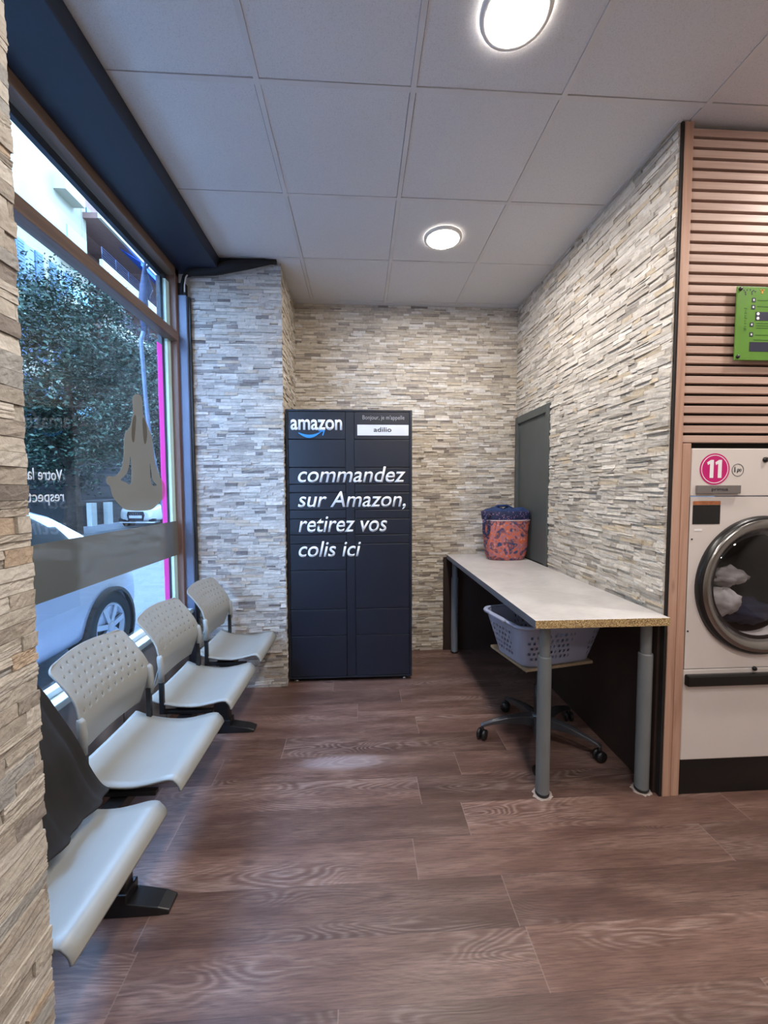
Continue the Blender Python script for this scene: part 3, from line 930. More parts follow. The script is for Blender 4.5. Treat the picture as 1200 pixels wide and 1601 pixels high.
for k, yc in enumerate((1.078, 1.592, 2.112, 2.642)):
    ly = yc - BYO
    if k == 0:
        st = seat_mesh().build('seat', M['seat'], bn, (0, ly, 0), solid=0.008, offset=-1)
        bk = back_mesh().build('backrest', M['seat'], bn, (0, ly, 0), solid=0.007, offset=-1)
        # brackets and sleeves
        for s_ in (-1, 1):
            b = MB()
            b.tube([(-0.093, s_ * 0.212, 0.535), (-0.091, s_ * 0.214, 0.60), (-0.096, s_ * 0.214, 0.648), (-0.100, s_ * 0.214, 0.660)], [0.012, 0.014, 0.014, 0.009], 12)
            b.build('sleeve', M['seat'], bk)
        ups = []
        for s_ in (-1, 1):
            b = MB(); b.box(-0.107, -0.086, s_ * 0.205 - 0.008, s_ * 0.205 + 0.008, 0.385, 0.56)
            ups.append(b.build('back_support', M['black_metal'], bn, (0, ly, 0), bevel=0.002))
            b = MB(); b.box(-0.115, 0.13, s_ * 0.185 - 0.012, s_ * 0.185 + 0.012, 0.372, 0.388); 
            ups.append(b.build('seat_bracket', M['black_metal'], bn, (0, ly, 0), bevel=0.002))
        b = MB(); b.box(-0.05, 0.05, -0.185, 0.185, 0.365, 0.388)
        ups.append(b.build('seat_plate', M['black_metal'], bn, (0, ly, 0)))
    else:
        for src in [st, bk] + ups:
            c = copy_tree(src, bn); c.location = (0, ly, 0)

# black coat over the nearest backrest
b = MB()
CP = [(-1.10, 0.56), (-1.092, 0.70), (-1.085, 0.80), (-1.062, 0.858), (-1.018, 0.860), (-0.985, 0.815), (-0.945, 0.73), (-0.895, 0.63), (-0.868, 0.54), (-0.838, 0.475), (-0.812, 0.452)]
P = []
for i in range(41):
    t_ = i / 40
    x, z = interp(CP, t_)
    far = 1.275 + 0.052 * max(0, (t_ - 0.45) / 0.55) ** 0.7 - (0.03 if 0.2 < t_ < 0.4 else 0)
    near = 0.83
    row = []
    for j in range(33):
        w = j / 32
        y = near + (far - near) * w
        fold = 0.010 * math.sin(y * 44 + z * 7) * min(1, abs(t_ - 0.36) * 3) + 0.006 * math.sin(y * 91 + 3 * z)
        fold *= (1 if t_ > 0.36 else -1)
        row.append((x + fold * 0.9, y, max(z + 0.4 * fold, 0.452 if t_ > 0.8 else 0)))
    P.append(row)
b.grid(P)
tag(b.build('coat', M['coat'], solid=0.006, offset=1), 'black coat draped over the backrest and seat nearest the stone pier', 'coat')

# ------------------------------------------------------------------ TABLE
TZ = 0.857
tbx0, tbx1, tby0, tby1 = 0.748, 1.352, 1.685, 3.50
tb_ = thing('folding_table', (1.05, 2.6, 0), 'long grey laminate folding table on grey tubular legs along stone wall', 'table')
def lt(b): b.v = [(x - 1.05, y - 2.6, z) for x, y, z in b.v]; return b
b = MB(); b.box(tbx0, tbx1, tby0, tby1, TZ - 0.036, TZ)
b.mi = [0, 0, 1, 0, 0, 2]     # bottom, top, near end, wall side, far end, walkway side
lt(b).build('tabletop', [M['laminate'], M['chip'], M['edge_grey']], tb_, bevel=0.0012)
for (x, y) in ((0.838, 1.785), (1.318, 1.785), (0.812, 3.455), (1.318, 3.455)):
    b = MB()
    b.lathe([(0.0235, 0.64), (0.0235, TZ - 0.038)], 28)
    b.lathe([(0.0, TZ - 0.046), (0.045, TZ - 0.046), (0.045, TZ - 0.037), (0.0, TZ - 0.037)], 28)
    b.lathe([(0.0305, 0.018), (0.0305, 0.655), (0.029, 0.661), (0.024, 0.662)], 28)
    lg = b.build('leg', M['leg_grey'], tb_, (x - 1.05, y - 2.6, 0))
    b = MB(); b.lathe([(0.0, 0.001), (0.028, 0.001), (0.0315, 0.006), (0.0315, 0.018), (0.0, 0.018)], 28)
    b.build('foot', M['black_metal'], lg)
# pale residue left on the floor round the two front legs
rs = random.Random(5)
for (x, y, w_) in ((0.838, 1.785, 'near walkway'), (1.318, 1.785, 'beside the wooden posts')):
    b = MB(); n_ = 28
    ring = [(x + math.cos(2 * PI * k / n_) * (0.044 + rs.uniform(-.006, .008)), y + math.sin(2 * PI * k / n_) * (0.042 + rs.uniform(-.006, .006)), 0.0009) for k in range(n_)]
    b.add(ring, [list(range(n_))])
    o = b.build('floor_mark', M['caulk'], solid=0.0006)
    tag(o, 'pale ring of residue on floor at the table foot ' + w_, 'floor mark')

# grey hatch door in the right wall
t = thing('door_1', (RIGHT, 3.2, 0.86), None, None); struct(t)
b = MB()
for (y0, y1, z0, z1) in ((DY0, DY0 + 0.05, 0, DZ1 - 0.86), (DY1 - 0.05, DY1, 0, DZ1 - 0.86), (DY0 + 0.05, DY1 - 0.05, DZ1 - 0.86 - 0.06, DZ1 - 0.86)):
    b.box(-0.022, 0.0, y0 - 3.2, y1 - 3.2, z0, z1)
b.build('door_frame', M['door_grey'], t, bevel=0.003)
b = MB(); b.box(-0.004, 0.0, DY0 + 0.05 - 3.2, DY1 - 0.05 - 3.2, 0, DZ1 - 0.92)
b.build('door_leaf', M['door_grey'], t)

# tote bag on the table
bg = thing('tote_bag', (1.172, 3.23, TZ), 'orange and navy paisley tote bag standing on far end of table', 'bag')
def oval(rx, ry, z, k=36, p=2.6, wob=0.0):
    out = []; rx *= 1.02
    for i in range(k):
        th = 2 * PI * i / k
        c, s_ = math.cos(th), math.sin(th)
        q = (abs(c) ** p + abs(s_) ** p) ** (-1 / p)
        q *= 1 + wob * math.sin(3 * th + z * 30) + wob * 0.6 * math.sin(7 * th)
        out.append((rx * q * c, ry * q * s_, z))
    return out
b = MB(); P = []
for z, rx, ry, w in ((0.0, 0.122, 0.075, 0.01), (0.008, 0.142, 0.085, 0.012), (0.04, 0.158, 0.092, 0.018), (0.12, 0.168, 0.097, 0.02), (0.22, 0.176, 0.099, 0.02), (0.30, 0.182, 0.098, 0.018), (0.325, 0.184, 0.098, 0.014)):
    P.append(oval(rx, ry, z, wob=w))
b.grid(P, closed=True); b.add(P[0], [list(range(36))[::-1]])
b.build('bag_body', M['bag'], bg)
b = MB(); P = [oval(0.186, 0.100, 0.318, wob=0.012), oval(0.190, 0.102, 0.345, wob=0.012), oval(0.191, 0.102, 0.385, wob=0.014), oval(0.182, 0.096, 0.392, wob=0.014), oval(0.176, 0.092, 0.36, wob=0.012)]
b.grid(P, closed=True)
b.build('rim_band', M['bag_navy'], bg)
b = MB(); P = [oval(0.187, 0.1010, 0.316, wob=0.012), oval(0.1885, 0.1018, 0.320, wob=0.012), oval(0.187, 0.101, 0.324, wob=0.012)]
b.grid(P, closed=True); tag(b.build('trim_cord', M['thread'], bg), 'pale piping')
b = MB(); P = []
for i in range(9):
    r = 1 - i / 8
    row = oval(0.183 * max(r, 0.02), 0.097 * max(r, 0.02), 0.0, wob=0.014)
    P.append([(x, y, 0.392 + 0.035 * math.sin(PI * min(1, (1 - r) * 1.4)) * (0.6 + 0.4 * math.sin(5 * math.atan2(y, x) + i)) ) for x, y, _ in row])
b.grid(P, closed=True)
b.build('lining', M['bag_blue'], bg)
b = MB()
b.tube([(-0.150, -0.085, 0.375), (-0.186, -0.098, 0.36), (-0.208, -0.094, 0.30), (-0.206, -0.086, 0.235), (-0.186, -0.076, 0.20), (-0.166, -0.072, 0.215), (-0.160, -0.074, 0.27), (-0.162, -0.082, 0.32)], 0.011, 10)
b.build('handle', M['bag_navy'], bg)
b = MB(); b.tube([(-0.10, 0.07, 0.385), (-0.05, 0.05, 0.43), (0.02, 0.04, 0.432), (0.09, 0.055, 0.40), (0.13, 0.06, 0.37)], 0.011, 10)
b.build('handle', M['bag_blue'], bg)

# rolling base under the table, with a board
tr = thing('rolling_base', (1.0, 2.2, 0), 'five star castor base with small board standing under the table', 'trolley')
b = MB(); b.lathe([(0.0, 0.075), (0.045, 0.078), (0.052, 0.13), (0.035, 0.155), (0.025, 0.16)], 24); b.build('hub', M['base_metal'], tr)
b = MB(); b.lathe([(0.024, 0.15), (0.024, 0.32), (0.016, 0.32), (0.016, 0.49)], 20); b.build('column', M['black_metal'], tr)
for k in range(5):
    an = math.radians(176 + 72 * k)
    R_ = Matrix.Rotation(an, 4, 'Z')
    b = MB(); P = []
    for (r, hw, zt, zbm) in ((0.03, 0.032, 0.152, 0.09), (0.10, 0.028, 0.150, 0.102), (0.18, 0.023, 0.138, 0.104), (0.26, 0.018, 0.116, 0.092), (0.31, 0.016, 0.098, 0.078), (0.325, 0.012, 0.090, 0.078)):
        P.append([R_ @ Vector(p) for p in ((r, -hw, zbm), (r, hw, zbm), (r, hw * 0.8, zt - 0.008), (r, 0, zt), (r, -hw * 0.8, zt - 0.008))])
    b.grid(P, closed=True, smooth=False); b.add(P[0], [(0, 1, 2, 3, 4)]); b.add(P[-1], [(4, 3, 2, 1, 0)])
    arm = b.build('leg', M['base_metal'], tr, bevel=0.002)
    b = MB()
    cpos = R_ @ Vector((0.315, 0, 0))
    sw = Matrix.Translation((cpos.x, cpos.y, 0.029)) @ Matrix.Rotation(an + 0.9, 4, 'Z') @ Matrix.Rotation(PI / 2, 4, 'X')
    for s_ in (-1, 1):
        b.lathe([(0.0, s_ * 0.008), (0.029, s_ * 0.008), (0.029, s_ * 0.022), (0.0, s_ * 0.024)], 20, mat=sw)
    b.tube([(cpos.x, cpos.y, 0.03), (cpos.x, cpos.y, 0.085)], 0.009, 10)
    b.build('castor', M['black_metal'], arm)
e1 = Vector((0.978, 0.207, 0)); e2 = Vector((-0.207, 0.978, 0))
fb = frame4((0.0, 0.0, 0.49), e1, e2)
b = MB(); b.box(-0.205, 0.205, -0.175, 0.175, 0.0, 0.014, mat=fb)
tag(b.build('board', M['ply'], tr, bevel=0.001), 'pale thin board')

# laundry basket on the board
ang = math.radians(13)
bs = thing('laundry_basket', (1.005, 2.175, 0.5045), 'pale lilac plastic laundry basket with round holes on board under table', 'basket', rotz=ang)
def rrect(hx, hy, r, z, k=8):
    out = []
    for (sx_, sy_, a0) in ((1, 1, 0), (-1, 1, 90), (-1, -1, 180), (1, -1, 270)):
        for i in range(k + 1):
            a = math.radians(a0 + 90 * i / k)
            out.append((sx_ * (hx - r) + r * math.cos(a), sy_ * (hy - r) + r * math.sin(a), z))
    return out
def rr_dense(hx, hy, r, z, n_=220):
    base = rrect(hx, hy, r, z, 10)
    # resample evenly
    L = []; tot = 0
    for i in range(len(base)):
        a, c = Vector(base[i]), Vector(base[(i + 1) % len(base)])
        L.append((tot, a, c)); tot += (c - a).length
    out = []
    for k in range(n_):
        d = tot * k / n_
        for (s0, a, c) in reversed(L):
            if d >= s0:
                l = (c - a).length
                out.append(tuple(a.lerp(c, min(1, (d - s0) / l) if l > 0 else 0))); break
    return out
b = MB(); P = []
NZ = 30
for i in range(NZ + 1):
    t_ = i / NZ
    P.append(rr_dense(0.205 + 0.058 * t_, 0.140 + 0.050 * t_, 0.06, 0.004 + 0.226 * t_))
def bh(i, j):
    if i < 5 or i > 24: return False
    k = (i - 5) // 4
    if (i - 5) % 4 > 1: return False
    if j % 55 < 9 or j % 55 > 47: return False
    return (j + (2 if k % 2 else 0)) % 4 in (1, 2) and (j // 2 + k) % 7 != 3
b.grid(P, closed=True, skip=bh); b.add(P[0], [list(range(220))[::-1]])
b.build('tub', M['basket'], bs, solid=0.003)
b = MB(); P = [rr_dense(0.261, 0.188, 0.062, 0.222), rr_dense(0.276, 0.203, 0.07, 0.220), rr_dense(0.280, 0.207, 0.072, 0.228), rr_dense(0.276, 0.203, 0.07, 0.237), rr_dense(0.259, 0.186, 0.062, 0.235)]
b.grid(P, closed=True)
b.build('basket_rim', M['basket'], bs)
for s_ in (-1, 1):
    b = MB(); b.box(s_ * 0.284 - 0.012, s_ * 0.284 + 0.012, -0.07, 0.07, 0.226, 0.242)
    b.build('handle', M['basket'], bs, bevel=0.006)

# ------------------------------------------------------------------ DRYER
DX0, DX1, DYF = 1.468, 2.268, WOODY + 0.006
dr = thing('tumble_dryer', (1.868, DYF, 0), 'white front loading tumble dryer number 11 built in beside the table', 'dryer')
def ld_(b): b.v = [(x - 1.868, y - DYF, z) for x, y, z in b.v]; return b
RC, RO = (1.823, 0.981), 0.318
# casing with a round opening: front plate built as a ring between circle and rectangle
b = MB()
n_ = 64
zA, zB = 0.600, 1.385
circ = [(RC[0] + 0.235 * math.cos(2 * PI * k / n_), RC[1] + 0.235 * math.sin(2 * PI * k / n_)) for k in range(n_)]
def onrect(k):
    th = 2 * PI * k / n_; c, s_ = math.cos(th), math.sin(th)
    cand = []
    if c > 1e-6: cand.append((DX1 - RC[0]) / c)
    if c < -1e-6: cand.append((DX0 - RC[0]) / c)
    if s_ > 1e-6: cand.append((zB - RC[1]) / s_)
    if s_ < -1e-6: cand.append((zA - RC[1]) / s_)
    q = min(cand); return (RC[0] + q * c, RC[1] + q * s_)
rect = [onrect(k) for k in range(n_)]
for cxr, czr in ((DX0, zA), (DX1, zA), (DX0, zB), (DX1, zB)):
    i = min(range(n_), key=lambda k: (rect[k][0] - cxr) ** 2 + (rect[k][1] - czr) ** 2); rect[i] = (cxr, czr)
b.grid([[(x, DYF, z) for x, z in circ], [(x, DYF, z) for x, z in rect]], closed=True, smooth=False)
b.grid([[(x, DYF, z) for x, z in circ], [(x, DYF + 0.06, z) for x, z in circ]], closed=True)
b.box(DX0, DX0 + 0.002, DYF, DYF + 0.75, zA, zB); b.box(DX1 - 0.002, DX1, DYF, DYF + 0.75, zA, zB)
ld_(b).build('front_casing', M['dryer'], dr)
b = MB(); b.box(DX0, DX1, DYF - 0.002, DYF + 0.75, 1.388, 1.600)
ld_(b).build('control_panel', M['dryer'], dr, bevel=0.004)
b = MB(); b.box(DX0, DX1, DYF, DYF + 0.75, 0.168, 0.596)
ld_(b).build('lower_panel', M['dryer'], dr, bevel=0.004)
b = MB(); b.box(DX0 - 0.004, DX1, DYF + 0.004, DYF + 0.72, 0.001, 0.166)
ld_(b).build('plinth', M['dryer_blk'], dr, bevel=0.002)
b = MB(); b.box(DX0 + 0.004, DX1, DYF - 0.026, DYF + 0.002, 0.524, 0.577)
ld_(b).build('drawer_handle', M['dryer_blk'], dr, bevel=0.008)
b = MB(); b.lathe([(0.0, 0.0), (0.235, 0.0), (0.25, -0.02)], 64, mat=frame4((RC[0], DYF + 0.055, RC[1]), (1, 0, 0), (0, 0, 1)))
b2 = MB()
md = frame4((RC[0], DYF, RC[1]), (1, 0, 0), (0, 0, 1))          # local z points to the viewer (-y)
b2.lathe([(0.237, -0.02), (0.237, -0.40), (0.0, -0.40)], 48, mat=md)
ld_(b2).build('drum', M['drum'], dr)
dd_ = MB()
dd_.lathe([(0.232, 0.004), (0.318, 0.0), (0.318, 0.016), (0.310, 0.026), (0.303, 0.029)], 72, mat=md)
dd_.lathe([(0.303, 0.029), (0.296, 0.036), (0.280, 0.037), (0.266, 0.030), (0.256, 0.020), (0.247, 0.012)], 72, mat=md, mi=1)
do = ld_(dd_).build('door', [M['dryer_blk'], M['chrome']], dr)
b = MB(); b.lathe([(0.256, 0.020), (0.240, 0.032), (0.20, 0.046), (0.12, 0.056), (0.0, 0.060)], 64, mat=md)
ld_(b).build('door_glass', M['door_glass'], do)
b = MB(); b.box(-0.276, -0.262, -0.02, 0.02, 0.034, 0.0365, mat=md @ Matrix.Rotation(0.02, 4, 'Z'))
# linen in the drum: crumpled cloth lumps
def lump(c, r, mat, seed):
    b = MB(); P = []
    for i in range(15):
        th = PI * i / 14; row = []
        for j in range(24):
            ph = 2 * PI * j / 24
            d = Vector((math.sin(th) * math.cos(ph), math.sin(th) * math.sin(ph), math.cos(th)))
            q = 1 + 0.35 * noise.noise(d * 2.2 + Vector((seed, 0, 0))) + 0.18 * noise.noise(d * 5.0 + Vector((0, seed, 0)))
            row.append((c[0] + d.x * r[0] * q, c[1] + d.y * r[1] * q, c[2] + d.z * r[2] * q))
        P.append(row)
    b.grid(P, closed=True)
    return b
for (nm, c, r, mt, sd, lbl) in (('laundry', (1.675, DYF + 0.035, 0.90), (0.075, 0.05, 0.06), 'linen', 3, 'pale crumpled linen low left behind the dryer door glass'),
                           ('laundry', (1.715, DYF + 0.06, 1.01), (0.085, 0.05, 0.045), 'linen', 8, 'pale folded linen in middle left behind the dryer door glass'),
                           ('laundry', (1.83, DYF + 0.10, 0.835), (0.14, 0.07, 0.06), 'linen_dk', 5, 'dark blue linen at bottom behind the dryer door glass')):
    tag(lump(c, r, M[mt], sd).build(nm, M[mt]), lbl, 'laundry', 'linen in the dryer drum')
fd = lambda x, z, dy=0.0034: frame4((x - 1.868, -dy, z), (1, 0, 0), (0, 0, 1))
def disc(name, x, z, r, mat, parent, dy, ring=0.0):
    b = MB()
    m_ = frame4((x - 1.868, -dy, z), (1, 0, 0), (0, 0, 1))
    if ring:
        b.lathe([(r - ring, 0), (r, 0), (r, 0.0006), (r - ring, 0.0006), (r - ring, 0)], 48, mat=m_, smooth=False)
    else:
        b.lathe([(0, 0), (r, 0), (r, 0.0006), (0, 0.0006)], 48, mat=m_, smooth=False)
    return b.build(name, mat, parent)
st_ = disc('number_sticker', 1.576, 1.508, 0.070, M['magenta'], dr, 0.0026); tag(st_, 'round magenta sticker with number 11')
disc('sticker_ring', 1.576, 1.508, 0.063, M['letter'], st_, 0.0032, 0.003)
for x in (1.559, 1.597):
    b = MB()
    b.prism([(-0.006, -0.040), (0.011, -0.040), (0.011, 0.040), (-0.002, 0.040), (-0.020, 0.029), (-0.016, 0.017), (-0.006, 0.023)], 0.0005, fd(x, 1.509, 0.0034))
    b.build('number_lettering', M['letter'], st_)
pr = disc('price_ring', 1.685, 1.504, 0.028, M['dark_letter'], dr, 0.0026, 0.002)
text_mesh('price_lettering', '1,', M['dark_letter'], pr, fd(1.669, 1.495, 0.0030), height=0.028, weight=0.01)
text_mesh('price_lettering', '00', M['dark_letter'], pr, fd(1.682, 1.4975, 0.0030), height=0.013, width=0.020, weight=0.01)
b = MB(); b.box(1.490, 1.692, DYF - 0.016, DYF - 0.002, 1.399, 1.436)
npl = ld_(b).build('name_plate', M['nameplate'], dr, bevel=0.002); tag(npl, 'grey metal name plate')
text_mesh('plate_lettering', 'primus', M['dark_letter'], npl, fd(1.592, 1.412, 0.0166), width=0.075, height=0.019, align='CENTER')
b = MB(); b.box(1.483, 1.612, DYF - 0.0012, DYF, 1.262, 1.348)
tag(ld_(b).build('warning_label', M['dryer_blk'], dr), 'black printed label')
b = MB(); b.box(1.483, 1.612, DYF - 0.0012, DYF, 1.349, 1.366)
tag(ld_(b).build('warning_strip', M['orange_lbl'], dr), 'orange label strip')
b = MB(); b.box(1.494, 1.530, DYF - 0.0012, DYF, 1.232, 1.240)
tag(ld_(b).build('small_label', M['letter'], dr), 'small white label')
for (x, z, r) in ((1.806, 0.594, 0.010), (1.812, 1.550, 0.012)):
    b = MB(); b.lathe([(r, 0), (r, 0.006), (r * 0.7, 0.010), (0, 0.010)], 20, mat=frame4((x - 1.868, -0.002, z), (1, 0, 0), (0, 0, 1)))
    b.build('knob', M['dryer_blk'], dr)
for (x, z) in ((1.483, 1.195), (1.480, 0.775)):
    b = MB(); b.lathe([(0.004, 0), (0.004, 0.0015), (0, 0.002)], 12, mat=frame4((x - 1.868, -0.001, z), (1, 0, 0), (0, 0, 1)))
    b.build('screw', M['dryer_blk'], dr)

# ------------------------------------------------------------------ GREEN INFO PANEL
gx0, gz0, gx1, gz1 = 1.630, 1.980, 2.05, 2.293
GYF = WOODY - 0.012
gp = thing('info_panel', (1.84, GYF, gz0), 'bright green information panel screwed onto the wooden slats', 'sign')
b = MB(); b.box(gx0 - 1.84, gx1 - 1.84, -0.004, 0.004, 0, gz1 - gz0)
b.build('plate', M['green'], gp, bevel=0.002)
for (x, z) in ((gx0 + 0.012, gz0 + 0.014), (gx0 + 0.012, gz1 - 0.012), (gx1 - 0.012, gz0 + 0.014), (gx1 - 0.012, gz1 - 0.012)):
    b = MB(); b.lathe([(0.008, -0.012), (0.008, 0.004), (0.006, 0.007), (0, 0.007)], 16, mat=frame4((x - 1.84, -0.004, z - gz0), (1, 0, 0), (0, 0, 1)))
    b.build('spacer_screw', M['black_metal'], gp)
gl = lambda x, z, dy=0.0046: frame4((x - 1.84, -dy, z - gz0), (1, 0, 0), (0, 0, 1))
# pictogram squares, rules, dark boxes
for (x, z) in ((1.705, 2.236), (1.704, 2.206), (1.700, 2.132), (1.700, 2.090)):
    b = MB(); b.box(-0.008, 0.008, -0.009, 0.009, 0, 0.0004, mat=gl(x, z)); pc = b.build('pictogram', M['navy_ink'], gp)
    b = MB(); b.box(-0.003, 0.003, -0.004, 0.004, 0.0004, 0.0008, mat=gl(x, z)); b.build('pictogram_mark', M['letter'], pc)
b = MB()
for (x0, x1, z, h) in ((1.722, 1.95, 2.234, .003), (1.722, 1.95, 2.208, .003), (1.722, 1.95, 2.137, .003), (1.722, 1.95, 2.127, .003), (1.722, 1.90, 2.117, .003), (1.718, 1.95, 2.087, .003), (1.712, 1.95, 2.066, .003)):
    b.box(x0, x1, 0, h, 0, 0.0004, mat=frame4((-1.84, -0.0046, z - gz0), (1, 0, 0), (0, 0, 1)))
b.build('printed_rule', M['green_dk'], gp)
b = MB(); b.box(1.716 - 1.84, 1.95 - 1.84, 0, 0.036, 0, 0.0004, mat=frame4((0, -0.0046, 2.150 - gz0), (1, 0, 0), (0, 0, 1))); sc_ = b.build('dark_field', M['navy_ink'], gp)
for z in (2.159, 2.178):
    b = MB(); b.lathe([(0, 0), (0.0065, 0), (0.0065, 0.0004), (0, 0.0004)], 20, mat=gl(1.727, z, 0.0052), smooth=False); b.build('white_dot', M['letter'], sc_)
b = MB(); b.box(1.694 - 1.84, 1.95 - 1.84, 0, 0.040, 0, 0.0004, mat=frame4((0, -0.0046, 2.018 - gz0), (1, 0, 0), (0, 0, 1))); b.build('dark_field', M['navy_ink'], gp)
b = MB()
for k, z in enumerate((2.200, 2.190, 2.181, 2.169, 2.160, 2.148, 2.137, 2.124, 2.115, 2.108)):
    wv = (0.012, 0.006, 0.009, 0.008, 0.012, 0.006, 0.009, 0.007, 0.013, 0.010)[k]
    b.box(-wv / 2, wv / 2, -0.0018, 0.0018, 0, 0.0004, mat=gl(1.671, z) @ Matrix.Rotation(0.25 if k % 2 else -0.3, 4, 'Z'))
tag(b.build('vertical_script', M['green_dk'], gp), 'column of small dark green script')
b = MB()
for (x, z) in ((1.659, 2.276), (1.666, 2.268), (1.673, 2.278), (1.667, 2.259), (1.688, 2.279), (1.695, 2.270), (1.702, 2.276), (1.696, 2.262), (1.711, 2.272)):
    b.lathe([(0, 0), (0.0032, 0), (0.0032, 0.0004), (0, 0.0004)], 6, mat=gl(x, z), smooth=False)
b.build('dark_motif', M['navy_ink'], gp)
b = MB(); b.box(-0.004, 0.004, -0.008, 0.008, 0, 0.0004, mat=gl(1.742, 2.272)); b.box(-0.009, 0.009, 0.004, 0.009, 0, 0.0004, mat=gl(1.742, 2.272))
b.build('amber_motif', M['amber'], gp)

# ------------------------------------------------------------------ CABLES AT THE PILLAR TOP
cb = thing('cable_bundle', (-0.9, 2.90, 2.90), 'black insulated cable bundle along ceiling edge at top of stone pillar', 'cable')
b = MB()
b.tube([(0.345, -0.018, 0.062), (0.26, -0.022, 0.052), (0.16, -0.03, 0.034), (0.05, -0.036, 0.012), (-0.06, -0.036, -0.012), (-0.16, -0.034, -0.022), (-0.22, -0.03, -0.030), (-0.255, -0.026, -0.05)],
       [0.010, 0.022, 0.032, 0.036, 0.034, 0.030, 0.024, 0.016], 14)
b.build('insulation', M['black_foam'], cb)
b = MB(); b.box(-0.03, 0.345, -0.022, 0.0, 0.050, 0.074); b.build('black_strip', M['black_foam'], cb)
b = MB(); b.tube([(-0.225, -0.038, -0.035), (-0.246, -0.040, -0.07), (-0.256, -0.038, -0.12), (-0.258, -0.034, -0.16)], 0.0045, 8)
tag(b.build('white_cable', M['white_cable'], cb), 'thin white cable')
b = MB(); b.tube([(-0.235, -0.03, -0.03), (-0.262, -0.03, -0.06), (-0.276, -0.028, -0.11), (-0.28, -0.026, -0.17)], 0.011, 8)
b.build('black_cable', M['black_foam'], cb)

# ------------------------------------------------------------------ STREET
b = MB(); b.box(-40, -1.3, -30, 60, STREET - 0.2, STREET - 0.01, 0)
struct(b.build('ground_street', M['asphalt']))
b = MB(); b.box(-2.02, -1.3, -30, 60, STREET - 0.009, STREET + 0.03); b.box(-14, -9.3, -30, 60, STREET - 0.009, STREET + 0.03)
struct(b.build('ground_sidewalk', M['paving']))

